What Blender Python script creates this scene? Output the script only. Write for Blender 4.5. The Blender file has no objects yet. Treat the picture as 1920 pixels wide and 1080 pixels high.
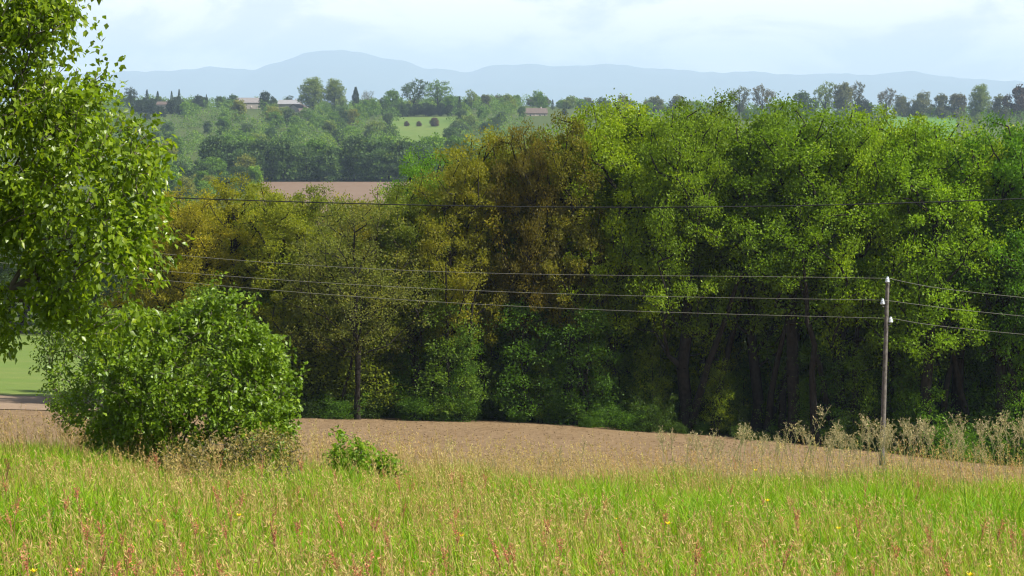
import bpy, math, random
import numpy as np
from mathutils import Vector

sc = bpy.context.scene
COL = sc.collection
R = math.radians

# ------------------------------------------------------------------ camera
F = 4330.0                      # focal length in photo pixels (1920 wide)
HZ = 200.0                      # photo row of the true horizon
PITCH = math.atan((540 - HZ) / F)
cam_d = bpy.data.cameras.new('camera')
cam = bpy.data.objects.new('camera', cam_d)
COL.objects.link(cam)
cam_d.sensor_width = 36.0
cam_d.lens = 36.0 * F / 1920.0
cam_d.clip_start = 0.5
cam_d.clip_end = 60000
cam.location = (0, 0, 0)
cam.rotation_euler = (math.pi / 2 - PITCH, 0, 0)
sc.camera = cam

# ------------------------------------------------------------------ light
SUN_EL, SUN_AZ = R(46), R(112)   # azimuth clockwise from the view direction (+Y) towards +X
sun_vec = Vector((math.sin(SUN_AZ) * math.cos(SUN_EL), math.cos(SUN_AZ) * math.cos(SUN_EL), math.sin(SUN_EL)))
sun_d = bpy.data.lights.new('sun', 'SUN')
sun_d.energy = 5.0
sun_d.angle = R(0.5)
sun_d.color = (1.0, 0.95, 0.86)
sun = bpy.data.objects.new('sun', sun_d)
COL.objects.link(sun)
sun.rotation_euler = (-sun_vec).to_track_quat('-Z', 'Y').to_euler()
sun.location = sun_vec * 200

world = bpy.data.worlds.new('World')
sc.world = world
world.use_nodes = True
wn, wl = world.node_tree.nodes, world.node_tree.links
wn.clear()
w_out = wn.new('ShaderNodeOutputWorld')
w_bg = wn.new('ShaderNodeBackground')
w_sky = wn.new('ShaderNodeTexSky')
w_sky.sky_type = 'NISHITA'
w_sky.sun_disc = False
w_sky.sun_elevation = SUN_EL
w_sky.sun_rotation = SUN_AZ
w_sky.air_density = 1.0
w_sky.dust_density = 0.6
w_bg.inputs['Strength'].default_value = 0.060
# soft cloud banks: noise over the sky direction
w_tc = wn.new('ShaderNodeTexCoord')
w_map = wn.new('ShaderNodeMapping')
w_map.inputs['Scale'].default_value = (1.0, 1.0, 2.6)
w_map.inputs['Location'].default_value = (0.31, 0.0, 0.12)
w_n = wn.new('ShaderNodeTexNoise')
w_n.inputs['Scale'].default_value = 11.0
w_n.inputs['Detail'].default_value = 9.0
w_n.inputs['Roughness'].default_value = 0.62
w_n.inputs['Distortion'].default_value = 0.35
w_r = wn.new('ShaderNodeMapRange')
w_r.interpolation_type = 'SMOOTHSTEP'
w_r.inputs['From Min'].default_value = 0.43
w_r.inputs['From Max'].default_value = 0.57
w_r.inputs['To Min'].default_value = 0.36
w_r.inputs['To Max'].default_value = 1.0
w_mix = wn.new('ShaderNodeMix')
w_mix.data_type = 'RGBA'
CLOUD = (11.4, 10.7, 10.0, 1)    # cloud radiance before the background strength
w_mix.inputs['B'].default_value = CLOUD
wl.new(w_tc.outputs['Generated'], w_map.inputs['Vector'])
wl.new(w_map.outputs['Vector'], w_n.inputs['Vector'])
wl.new(w_n.outputs['Fac'], w_r.inputs['Value'])
# banks lie low over the horizon, the sky is clearer overhead
w_sep = wn.new('ShaderNodeSeparateXYZ')
w_z = wn.new('ShaderNodeMapRange')
w_z.inputs['From Min'].default_value = 0.06
w_z.inputs['From Max'].default_value = 0.40
w_z.inputs['To Min'].default_value = 1.0
w_z.inputs['To Max'].default_value = 0.15
w_mul = wn.new('ShaderNodeMath')
w_mul.operation = 'MULTIPLY'
wl.new(w_tc.outputs['Generated'], w_sep.inputs[0])
wl.new(w_sep.outputs['Z'], w_z.inputs['Value'])
wl.new(w_r.outputs['Result'], w_mul.inputs[0])
wl.new(w_z.outputs['Result'], w_mul.inputs[1])
wl.new(w_mul.outputs[0], w_mix.inputs['Factor'])
wl.new(w_sky.outputs['Color'], w_mix.inputs['A'])
wl.new(w_mix.outputs['Result'], w_bg.inputs['Color'])
wl.new(w_bg.outputs['Background'], w_out.inputs['Surface'])

sc.view_settings.view_transform = 'Standard'
sc.view_settings.look = 'None'
sc.view_settings.gamma = 1.0
sc.view_settings.exposure = 1.15
sc.cycles.max_bounces = 6
sc.cycles.diffuse_bounces = 3
sc.cycles.glossy_bounces = 2
sc.cycles.transmission_bounces = 4
sc.cycles.transparent_max_bounces = 4
sc.cycles.volume_bounces = 0
sc.cycles.use_denoising = True
sc.cycles.filter_width = 1.2

# ------------------------------------------------------------------ helpers
def at(px, py, d):
    """world point at forward distance d (world Y) behind photo pixel (px, py)"""
    x, y = (px - 960) / F, (540 - py) / F
    c, s = math.cos(PITCH), math.sin(PITCH)
    dy, dz = c + y * s, -s + y * c
    return np.array([x * d / dy, d, dz * d / dy])

def px_of(x, y, z):
    c, s = math.cos(PITCH), math.sin(PITCH)
    fwd = y * c - z * s
    return 960 + F * x / fwd, 540 - F * (z * c + y * s) / fwd

_AY = np.array([-400, 0, 33, 80, 130, 140, 260, 400, 800, 1000, 1400, 1650, 1900, 2300, 3200, 4500, 40000.])
_AZ = np.array([30, -1.6, -5.57, -12.1, -18, -18.6, -28.2, -32, -33, -33.5, -19.5, -7.6, -1.0, -5, -30, -60, -60.])
def h(x, y):
    x, y = np.asarray(x, float), np.asarray(y, float)
    a = 0
    for k in (-1.0, -0.5, 0, 0.5, 1.0):
        a = a + np.interp(y + k * np.clip(0.05 * np.abs(y), 0, 60), _AY, _AZ) / 5
    g = np.clip((y - 33) / 97, 0, 1) * np.clip((900 - y) / 600, 0, 1)
    xr = np.clip(x, 0, 45)
    q = np.where(x >= 0, -(0.05 * xr + 0.0015 * xr * xr), 0.03 * np.clip(-x, 0, 60))
    far = np.clip((y - 1000) / 500, 0, 1) * np.clip((4000 - y) / 1500, 0, 1)
    lat = -4.0 * np.tanh(x / 300) + 2.0 * np.sin(x / 90 + 1) + 1.2 * np.sin(x / 41 + y / 130)
    near = np.clip(1 - np.abs(y - 20) / 60, 0, 1) * 0.05 * np.sin(x * 0.9 + 0.4 * y) * np.sin(0.55 * y)
    tilt = -(0.016 + 0.042 * (x < 0)) * np.clip(x, -12, 12) * np.clip((75 - y) / 42, 0, 1) * np.clip(y / 15, 0, 1)
    return a + g * q + far * lat + near + tilt

def mesh_np(name, V, faces, mats, parent=None, smooth=False, fidx=None):
    """V (n,3); faces (m,k) all of the same k"""
    me = bpy.data.meshes.new(name)
    V = np.asarray(V, np.float32)
    faces = np.asarray(faces, np.int32)
    m, k = faces.shape
    me.vertices.add(len(V))
    me.vertices.foreach_set('co', V.ravel())
    me.loops.add(m * k)
    me.loops.foreach_set('vertex_index', faces.ravel())
    me.polygons.add(m)
    me.polygons.foreach_set('loop_start', np.arange(0, m * k, k, dtype=np.int32))
    if smooth:
        me.polygons.foreach_set('use_smooth', np.ones(m, dtype=bool))
    for mt in (mats if isinstance(mats, (list, tuple)) else [mats]):
        me.materials.append(mt)
    if fidx is not None:
        me.polygons.foreach_set('material_index', np.asarray(fidx, np.int32))
    me.update(calc_edges=True)
    o = bpy.data.objects.new(name, me)
    COL.objects.link(o)
    if parent is not None:
        o.parent = parent
    return o

def face_attr(o, name, vals):
    a = o.data.attributes.new(name, 'FLOAT', 'FACE')
    a.data.foreach_set('value', np.asarray(vals, np.float32))

def face_col(o, name, cols):
    a = o.data.attributes.new(name, 'FLOAT_COLOR', 'FACE')
    c = np.ones((len(cols), 4), np.float32)
    c[:, :3] = cols
    a.data.foreach_set('color', c.ravel())

def tag(o, label=None, cat=None, group=None, kind=None):
    if label: o['label'] = label
    if cat: o['category'] = cat
    if group: o['group'] = group
    if kind: o['kind'] = kind
    return o

def empty(name, loc=(0, 0, 0), label=None, cat=None, group=None):
    o = bpy.data.objects.new(name, None)
    COL.objects.link(o)
    o.location = loc
    o.empty_display_size = 0.3
    return tag(o, label, cat, group)

def children(o):
    return [c for c in bpy.data.objects if c.parent == o]

def dup(root, kids, loc, rz=0.0, scale=(1, 1, 1), color=None, label=None, group=None, cat=None):
    r = root.copy()
    COL.objects.link(r)
    r.location = loc
    r.rotation_euler = (0, 0, rz)
    r.scale = scale
    if color is not None:
        r.color = (*color, 1)
    tag(r, label, cat, group)
    for ch in kids:
        c = ch.copy()
        COL.objects.link(c)
        c.parent = r
        if color is not None and not ch.name.startswith('trunk'):
            c.color = (*color, 1)
    return r

# ------------------------------------------------------------------ materials
def mat(name):
    m = bpy.data.materials.new(name)
    m.use_nodes = True
    m.node_tree.nodes.clear()
    return m, m.node_tree.nodes, m.node_tree.links

def plain(name, col, rough=0.8, spec=0.2, noise=None, amt=0.3, bump=0.0, metallic=0.0):
    m, n, l = mat(name)
    o = n.new('ShaderNodeOutputMaterial'); p = n.new('ShaderNodeBsdfPrincipled')
    p.inputs['Base Color'].default_value = (*col, 1)
    p.inputs['Roughness'].default_value = rough
    p.inputs['Specular IOR Level'].default_value = spec
    p.inputs['Metallic'].default_value = metallic
    if noise:
        tc = n.new('ShaderNodeTexCoord'); t = n.new('ShaderNodeTexNoise')
        t.inputs['Scale'].default_value = noise; t.inputs['Detail'].default_value = 6
        r = n.new('ShaderNodeMapRange')
        r.inputs['From Min'].default_value = 0.3; r.inputs['From Max'].default_value = 0.7
        r.inputs['To Min'].default_value = 1 - amt; r.inputs['To Max'].default_value = 1 + amt
        mx = n.new('ShaderNodeVectorMath'); mx.operation = 'SCALE'
        mx.inputs[0].default_value = col
        l.new(tc.outputs['Object'], t.inputs['Vector']); l.new(t.outputs['Fac'], r.inputs['Value'])
        l.new(r.outputs['Result'], mx.inputs['Scale']); l.new(mx.outputs['Vector'], p.inputs['Base Color'])
        if bump:
            b = n.new('ShaderNodeBump'); b.inputs['Strength'].default_value = bump
            b.inputs['Distance'].default_value = 0.05
            l.new(t.outputs['Fac'], b.inputs['Height']); l.new(b.outputs['Normal'], p.inputs['Normal'])
    l.new(p.outputs['BSDF'], o.inputs['Surface'])
    return m

def foliage(name, lo=0.6, hi=1.45, trans=0.4, rough=0.5, spec=0.25, warm=(1.25, 1.0, 0.6), own=None, tcol=(1.5, 1.6, 0.8)):
    """leaf colour = object colour (or own), varied leaf by leaf through the face attribute v"""
    m, n, l = mat(name)
    o = n.new('ShaderNodeOutputMaterial')
    if own is None:
        src = n.new('ShaderNodeObjectInfo').outputs['Color']
    else:
        c = n.new('ShaderNodeRGB'); c.outputs[0].default_value = (*own, 1); src = c.outputs[0]
    a = n.new('ShaderNodeAttribute'); a.attribute_name = 'v'
    r = n.new('ShaderNodeMapRange')
    r.inputs['To Min'].default_value = lo; r.inputs['To Max'].default_value = hi
    l.new(a.outputs['Fac'], r.inputs['Value'])
    s = n.new('ShaderNodeVectorMath'); s.operation = 'SCALE'
    l.new(src, s.inputs[0]); l.new(r.outputs['Result'], s.inputs['Scale'])
    # some leaves warmer
    w = n.new('ShaderNodeMath'); w.operation = 'POWER'; w.inputs[1].default_value = 4.0
    l.new(a.outputs['Fac'], w.inputs[0])
    mw = n.new('ShaderNodeMix'); mw.data_type = 'RGBA'; mw.blend_type = 'MULTIPLY'
    mw.inputs['B'].default_value = (*warm, 1)
    l.new(w.outputs[0], mw.inputs['Factor']); l.new(s.outputs[0], mw.inputs['A'])
    p = n.new('ShaderNodeBsdfPrincipled')
    p.inputs['Roughness'].default_value = rough
    p.inputs['Specular IOR Level'].default_value = spec
    l.new(mw.outputs['Result'], p.inputs['Base Color'])
    t = n.new('ShaderNodeBsdfTranslucent')
    tm = n.new('ShaderNodeVectorMath'); tm.operation = 'MULTIPLY'; tm.inputs[1].default_value = tcol
    l.new(mw.outputs['Result'], tm.inputs[0]); l.new(tm.outputs[0], t.inputs['Color'])
    mx = n.new('ShaderNodeMixShader'); mx.inputs[0].default_value = trans
    l.new(p.outputs[0], mx.inputs[1]); l.new(t.outputs[0], mx.inputs[2])
    l.new(mx.outputs[0], o.inputs['Surface'])
    return m

def grass_mat(name, trans=0.4):
    m, n, l = mat(name)
    o = n.new('ShaderNodeOutputMaterial')
    a = n.new('ShaderNodeAttribute'); a.attribute_name = 'tint'
    p = n.new('ShaderNodeBsdfPrincipled'); p.inputs['Roughness'].default_value = 0.55
    p.inputs['Specular IOR Level'].default_value = 0.2
    l.new(a.outputs['Color'], p.inputs['Base Color'])
    t = n.new('ShaderNodeBsdfTranslucent')
    tm = n.new('ShaderNodeVectorMath'); tm.operation = 'MULTIPLY'; tm.inputs[1].default_value = (1.35, 1.4, 0.8)
    l.new(a.outputs['Color'], tm.inputs[0]); l.new(tm.outputs[0], t.inputs['Color'])
    mx = n.new('ShaderNodeMixShader'); mx.inputs[0].default_value = trans
    l.new(p.outputs[0], mx.inputs[1]); l.new(t.outputs[0], mx.inputs[2]); l.new(mx.outputs[0], o.inputs['Surface'])
    return m

def ground_mat(name, c1, c2, c3, s1=0.3, s2=8.0, bump=0.3, dist=0.1, stretch=(1, 1, 1), wave=None):
    m, n, l = mat(name)
    o = n.new('ShaderNodeOutputMaterial'); p = n.new('ShaderNodeBsdfPrincipled')
    p.inputs['Roughness'].default_value = 0.95; p.inputs['Specular IOR Level'].default_value = 0.05
    tc = n.new('ShaderNodeTexCoord'); mp = n.new('ShaderNodeMapping'); mp.inputs['Scale'].default_value = stretch
    l.new(tc.outputs['Object'], mp.inputs['Vector'])
    a = n.new('ShaderNodeTexNoise'); a.inputs['Scale'].default_value = s1; a.inputs['Detail'].default_value = 5
    b = n.new('ShaderNodeTexNoise'); b.inputs['Scale'].default_value = s2; b.inputs['Detail'].default_value = 8
    b.inputs['Roughness'].default_value = 0.7
    l.new(mp.outputs[0], a.inputs['Vector']); l.new(mp.outputs[0], b.inputs['Vector'])
    ra = n.new('ShaderNodeMapRange'); ra.inputs['From Min'].default_value = 0.35; ra.inputs['From Max'].default_value = 0.65
    rb = n.new('ShaderNodeMapRange'); rb.inputs['From Min'].default_value = 0.38; rb.inputs['From Max'].default_value = 0.66
    l.new(a.outputs['Fac'], ra.inputs['Value']); l.new(b.outputs['Fac'], rb.inputs['Value'])
    m1 = n.new('ShaderNodeMix'); m1.data_type = 'RGBA'
    m1.inputs['A'].default_value = (*c1, 1); m1.inputs['B'].default_value = (*c2, 1)
    l.new(ra.outputs[0], m1.inputs['Factor'])
    m2 = n.new('ShaderNodeMix'); m2.data_type = 'RGBA'; m2.inputs['B'].default_value = (*c3, 1)
    l.new(rb.outputs[0], m2.inputs['Factor']); l.new(m1.outputs['Result'], m2.inputs['A'])
    hgt = b.outputs['Fac']
    if wave:
        wv = n.new('ShaderNodeTexWave'); wv.wave_type = 'BANDS'; wv.bands_direction = 'Y'
        wv.inputs['Scale'].default_value = wave; wv.inputs['Distortion'].default_value = 3.0
        wv.inputs['Detail'].default_value = 4.0; wv.inputs['Detail Scale'].default_value = 0.6
        l.new(tc.outputs['Object'], wv.inputs['Vector'])
        ad = n.new('ShaderNodeMath'); ad.operation = 'MULTIPLY_ADD'; ad.inputs[1].default_value = 0.5
        l.new(wv.outputs['Fac'], ad.inputs[0]); l.new(b.outputs['Fac'], ad.inputs[2]); hgt = ad.outputs[0]
    bp = n.new('ShaderNodeBump'); bp.inputs['Strength'].default_value = bump; bp.inputs['Distance'].default_value = dist
    l.new(hgt, bp.inputs['Height']); l.new(bp.outputs[0], p.inputs['Normal'])
    l.new(m2.outputs['Result'], p.inputs['Base Color']); l.new(p.outputs[0], o.inputs['Surface'])
    return m

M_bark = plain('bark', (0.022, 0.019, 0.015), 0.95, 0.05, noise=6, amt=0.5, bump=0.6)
M_bark_pale = plain('pale_bark', (0.10, 0.085, 0.065), 0.95, 0.05, noise=5, amt=0.5, bump=0.6)
M_leaf = foliage('wood_leaf', 0.62, 1.4, trans=0.45, spec=0.15, warm=(1.2, 1.0, 0.6))
M_far = foliage('far_leaf', 0.7, 1.35, trans=0.30, spec=0.1)
M_pear = foliage('glossy_leaf', 0.55, 1.35, trans=0.48, rough=0.36, spec=0.45, own=(0.138, 0.212, 0.010))
M_bush = foliage('bush_leaf', 0.55, 1.35, trans=0.34, rough=0.42, spec=0.32, own=(0.110, 0.188, 0.011))
M_grass = grass_mat('meadow_blade')

# ------------------------------------------------------------------ setting: ground, fields, mountains
def sheet(name, xs_fn, ys, ncol, material, off=0.0, edge=0.0):
    ys = np.asarray(ys, float)
    V = []
    for i, y in enumerate(ys):
        x0, x1 = xs_fn(y)
        xs = np.linspace(x0, x1, ncol)
        yy = np.full(ncol, y)
        if edge and i in (0, len(ys) - 1):
            yy = yy + edge * (np.sin(xs * 0.7) + 0.6 * np.sin(xs * 1.9 + 1) + 0.5 * np.sin(xs * 4.3))
        V.append(np.c_[xs, yy, h(xs, yy) + off])
    V = np.concatenate(V)
    nr = len(ys)
    idx = np.arange(nr * ncol).reshape(nr, ncol)
    Fq = np.stack([idx[:-1, :-1], idx[:-1, 1:], idx[1:, 1:], idx[1:, :-1]], -1).reshape(-1, 4)
    o = mesh_np(name, V, Fq, material, smooth=True)
    o['kind'] = 'structure'
    return o

M_ground = ground_mat('meadow_soil', (0.05, 0.075, 0.015), (0.08, 0.09, 0.03), (0.04, 0.06, 0.015), 0.25, 3.0, 0.5)
M_plough = ground_mat('ploughed_soil', (0.180, 0.120, 0.064), (0.135, 0.087, 0.045), (0.225, 0.157, 0.090), 0.4, 3.0, 1.0, 0.2, stretch=(1.0, 0.13, 1), wave=0.5)
M_stub = ground_mat('pale_soil', (0.20, 0.145, 0.098), (0.17, 0.118, 0.078), (0.235, 0.175, 0.12), 0.2, 3.0, 0.5, 0.1)
M_past = ground_mat('pasture_turf', (0.10, 0.155, 0.03), (0.14, 0.17, 0.045), (0.09, 0.13, 0.03), 0.12, 1.6, 0.5, 0.15, stretch=(0.6, 1.6, 1))
M_farf = ground_mat('far_ploughed_soil', (0.145, 0.100, 0.070), (0.128, 0.088, 0.06), (0.165, 0.115, 0.08), 0.02, 0.4, 0.3, 0.2)
M_farg = ground_mat('far_turf', (0.085, 0.14, 0.028), (0.125, 0.155, 0.04), (0.08, 0.125, 0.026), 0.015, 0.2, 0.2, 0.2)
M_farc = ground_mat('far_crop', (0.075, 0.155, 0.03), (0.085, 0.165, 0.035), (0.065, 0.14, 0.03), 0.02, 0.3, 0.2, 0.2)

ys = np.concatenate([np.linspace(-60, 40, 60), np.geomspace(42, 3000, 130)[0:], np.geomspace(3100, 33200, 30)])
sheet('ground', lambda y: (-(40 + 0.5 * max(y, 0)), 40 + 0.5 * max(y, 0)), ys, 161, M_ground)
sheet('ploughed_field', lambda y: (-75, 85), np.linspace(34.2, 131.0, 200), 200, M_plough, 0.03, 0.12)
sheet('bare_strip', lambda y: (-110, -23.5), np.linspace(127.5, 141.5, 20), 120, M_stub, 0.07, 0.1)
sheet('pasture', lambda y: (-150, -14), np.linspace(141.8, 268, 80), 90, M_past, 0.05, 0.2)
sheet('valley_field', lambda y: (-0.1215 * y + 9, -0.04 * y), np.linspace(560, 1003, 60), 60, M_farf, 0.35)
sheet('hillside_meadow', lambda y: (-0.053 * y, -0.0225 * y), np.linspace(1330, 1650, 50), 40, M_farg, 0.35)
sheet('crop_field', lambda y: (0.160 * y, 0.192 * y), np.linspace(1480, 1800, 40), 40, M_farc, 0.35)

def clods():
    rng = np.random.default_rng(12)
    n = 3500
    y = 34.5 + 98 * rng.uniform(0, 1, n) ** 0.75
    x = rng.uniform(-0.26, 0.26, n) * y * 1.05
    y = np.where(rng.uniform(0, 1, n) < 0.6, np.round(y / 0.75) * 0.75, y) + rng.normal(0, 0.08, n)
    r = rng.uniform(0.025, 0.07, n) * (0.7 + 0.6 * rng.uniform(0, 1, n) ** 4)
    oct_ = np.array([[1, 0, 0], [0, 1, 0], [-1, 0, 0], [0, -1, 0], [0, 0, 0.4], [0, 0, -0.6]])
    V = oct_[None] * r[:, None, None] * rng.uniform(0.6, 1.4, (n, 6, 1))
    a = rng.uniform(0, 6.28, n); c, s_ = np.cos(a)[:, None], np.sin(a)[:, None]
    V = np.stack([V[:, :, 0] * c - V[:, :, 1] * s_, V[:, :, 0] * s_ + V[:, :, 1] * c, V[:, :, 2]], 2)
    V = V + np.c_[x, y, h(x, y) + 0.045][:, None]
    f = np.array([[0, 1, 4], [1, 2, 4], [2, 3, 4], [3, 0, 4], [1, 0, 5], [2, 1, 5], [3, 2, 5], [0, 3, 5]])
    Fq = (np.arange(n)[:, None, None] * 6 + f[None]).reshape(-1, 3)
    o = mesh_np('soil_clods', V.reshape(-1, 3), Fq, M_plough)
    tag(o, 'brown soil clods lying over the ploughed field', 'soil', None, 'stuff')
clods()

def mountains():
    prof = [(-700, 150), (-400, 140), (-100, 146), (100, 140), (230, 136), (330, 132), (400, 125), (440, 129), (490, 130), (530, 115), (580, 99), (640, 93),
            (700, 104), (760, 114), (800, 128), (880, 135), (940, 120), (1000, 122), (1100, 125), (1150, 120),
            (1220, 130), (1300, 133), (1340, 137), (1390, 133), (1480, 140), (1550, 137), (1640, 140), (1700, 133),
            (1780, 145), (1840, 152), (1880, 150), (1920, 155), (2100, 148), (2400, 160), (2800, 165)]
    pxs, pys = np.array(prof, float).T
    n = 420
    px = np.linspace(-700, 2800, n)
    py = np.interp(px, pxs, pys)
    k = np.array([1, 2, 3, 2, 1.]); k /= k.sum()
    py = np.convolve(np.pad(py, 2, mode='edge'), k, 'valid')
    rj = np.random.default_rng(3)
    py = py + np.convolve(rj.normal(0, 1.6, n + 2), [0.3, 0.5, 0.3], 'valid') + 1.2 * np.sin(px / 17.0) * np.sin(px / 61.0)
    D = 27000.0
    rng = np.random.default_rng(5)
    rows = []
    ts = np.linspace(-1, 1, 25)
    for t in ts:
        d = D + t * 3600
        x = (px - 960) / F * D
        top = (HZ - py) / F * D
        rise = (1 - abs(t)) ** 0.8
        wob = 0
        for f_, a_ in ((0.0007, 40), (0.0017, 22), (0.004, 11)):
            wob = wob + a_ * np.sin(x * f_ + 3 * t + 5 * f_ * 1000) * np.sin(t * 7 + x * f_ * 0.7)
        z = -62 + (top + 62) * rise + wob * (4 * rise * (1 - rise))
        rows.append(np.c_[x, np.full(n, d), z])
    V = np.concatenate(rows)
    idx = np.arange(len(ts) * n).reshape(len(ts), n)
    Fq = np.stack([idx[:-1, :-1], idx[:-1, 1:], idx[1:, 1:], idx[1:, :-1]], -1).reshape(-1, 4)
    m = ground_mat('mountain_forest', (0.05, 0.075, 0.035), (0.075, 0.09, 0.045), (0.045, 0.06, 0.03), 0.0012, 0.01, 0.3, 8)
    o = mesh_np('mountains', V, Fq, m, smooth=True)
    o['kind'] = 'structure'
mountains()

# ------------------------------------------------------------------ tree building
def unit(a):
    return a / np.maximum(np.linalg.norm(a, axis=-1, keepdims=True), 1e-9)

def grow(points, trunk, rbase, rng, rmin=0.012, pen=0.35, sag=0.06, power=0.45):
    """join clump points to a trunk polyline; returns node positions, parents, radii"""
    pos = [np.array(p, float) for p in trunk]
    par = [-1] + list(range(len(trunk) - 1))
    plen = [0.0]
    for i in range(1, len(trunk)):
        plen.append(plen[-1] + np.linalg.norm(pos[i] - pos[i - 1]))
    top = pos[-1]
    pts = np.asarray(points)
    order = np.argsort(np.min(np.linalg.norm(pts[:, None] - np.array(trunk)[None], axis=2), axis=1))
    P = np.zeros((len(trunk) + 3 * len(pts), 3)); L = np.zeros(len(P)); n = len(trunk)
    P[:n] = pos; L[:n] = plen
    i0 = max(1, int(len(trunk) * 0.28))
    for k in order:
        p = pts[k]
        d = np.linalg.norm(P[:n] - p, axis=1)
        cost = d + pen * L[:n] + 1.2 * np.clip(P[:n, 2] - p[2] + 0.1 * d, 0, None)
        cost[:i0] += 50
        j = int(np.argmin(cost))
        a = P[j]; dj = d[j]
        m = max(1, min(3, int(dj / (0.12 * np.linalg.norm(top - P[0]) + 1e-6)) + 1))
        last = j
        for q in range(1, m + 1):
            t = q / m
            c = a + (p - a) * t
            if q < m:
                c = c + rng.normal(0, 0.07 * dj, 3)
                c[2] += sag * dj * math.sin(math.pi * t)
            if n >= len(P):
                break
            P[n] = c; L[n] = L[last] + np.linalg.norm(c - P[last]); par.append(last)
            last = n; n += 1
    P = P[:n]
    cnt = np.ones(n)
    for i in range(n - 1, 0, -1):
        if par[i] >= 0:
            cnt[par[i]] += cnt[i]
    # nodes were appended after their parents, so one backward pass is enough
    rad = np.maximum(rmin, rbase * (cnt / cnt[0]) ** power)
    return P, np.array(par), rad

def tubes(P, par, rad, sides=6, flare=1.35):
    ch = np.where(par >= 0)[0]
    a, b = P[par[ch]], P[ch]
    rb = rad[ch]; ra = np.minimum(rad[par[ch]], rb * 1.5)
    first = par[ch] == 0
    ra = np.where(first, ra * flare, ra)
    ax = unit(b - a)
    up = np.where(np.abs(ax[:, 2:3]) > 0.9, np.array([[1, 0, 0.]]), np.array([[0, 0, 1.]]))
    u = unit(np.cross(ax, up)); v = np.cross(ax, u)
    th = np.linspace(0, 2 * np.pi, sides, endpoint=False)
    ring = u[:, None] * np.cos(th)[None, :, None] + v[:, None] * np.sin(th)[None, :, None]
    A = a[:, None] + ring * ra[:, None, None]
    B = b[:, None] + ring * rb[:, None, None]
    n = len(ch)
    V = np.concatenate([A, B], 1).reshape(-1, 3)
    base = np.arange(n)[:, None] * 2 * sides
    i = np.arange(sides)[None]
    j = (i + 1) % sides
    Fq = np.stack([base + i, base + j, base + sides + j, base + sides + i], -1).reshape(-1, 4)
    return V, Fq

def leaf_geo(C, D, N, L, W, fold=0.0, droop=0.0):
    S = unit(np.cross(D, N)); N2 = unit(np.cross(S, D))
    L = L[:, None]; W = W[:, None]
    base = C
    r = C + D * L * 0.45 + S * W * 0.5 + N2 * W * fold
    tip = C + D * L - np.array([[0, 0, 1.]]) * L * droop
    l = C + D * L * 0.45 - S * W * 0.5 + N2 * W * fold
    n = len(C)
    if fold:
        V = np.stack([base, r, tip, l], 1)
        # two triangles folded along the midrib
        b = np.arange(n)[:, None] * 4
        F3 = np.concatenate([b + np.array([[0, 1, 2]]), b + np.array([[0, 2, 3]])], 1).reshape(-1, 3)
        return V.reshape(-1, 3), F3, 2
    V = np.stack([base, r, tip, l], 1).reshape(-1, 3)
    return V, np.arange(n * 4).reshape(-1, 4), 1

def make_leaves(name, C, rng, L, W, material, parent, up=0.6, fold=0.0, droop=0.0, out=None, hang=0.0, v=None):
    n = len(C)
    N = unit(rng.normal(0, 1, (n, 3)) + np.array([[0, 0, up * 1.5]]))
    D = rng.normal(0, 1, (n, 3))
    if out is not None:
        D = D + out * 1.2
    D[:, 2] -= hang
    D = unit(D)
    Ls = L * rng.uniform(0.65, 1.3, n); Ws = W * rng.uniform(0.7, 1.25, n)
    V, Fa, k = leaf_geo(C, D, N, Ls, Ws, fold, droop)
    o = mesh_np(name, V, Fa, material, parent)
    vv = rng.uniform(0, 1, n) if v is None else v
    face_attr(o, 'v', np.repeat(vv, k))
    return o

def lobed_points(rng, lobes, n):
    """clump points in the shells of a set of ellipsoid lobes (cx,cy,cz,rx,ry,rz)"""
    lobes = np.array(lobes, float)
    w = lobes[:, 3] * lobes[:, 4] * lobes[:, 5]; w = w ** 0.75; w /= w.sum()
    k = rng.choice(len(lobes), n, p=w)
    d = unit(rng.normal(0, 1, (n, 3)))
    r = rng.uniform(0.25, 1, n) ** 0.55
    return lobes[k, :3] + d * r[:, None] * lobes[k, 3:6]

def crown_lobes(rng, H, width, z0, nl, top=0.5):
    """uneven crown: lobes spread through an egg from z0*H to H"""
    out = []
    for i in range(nl):
        t = (i + rng.uniform(0.2, 0.8)) / nl
        z = H * (z0 + (1 - z0) * (0.06 + 0.84 * t))
        prof = math.sin(math.pi * min(1, (0.18 + 0.74 * t))) ** 0.7
        ang = i * 2.4 + rng.uniform(-0.6, 0.6)
        rr = width * 0.5 * prof * rng.uniform(0.35, 0.75)
        s = width * rng.uniform(0.17, 0.27) * (0.75 + 0.4 * prof)
        out.append((rr * math.cos(ang), rr * math.sin(ang), z, s, s, s * rng.uniform(0.6, 0.85)))
    return out

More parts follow.
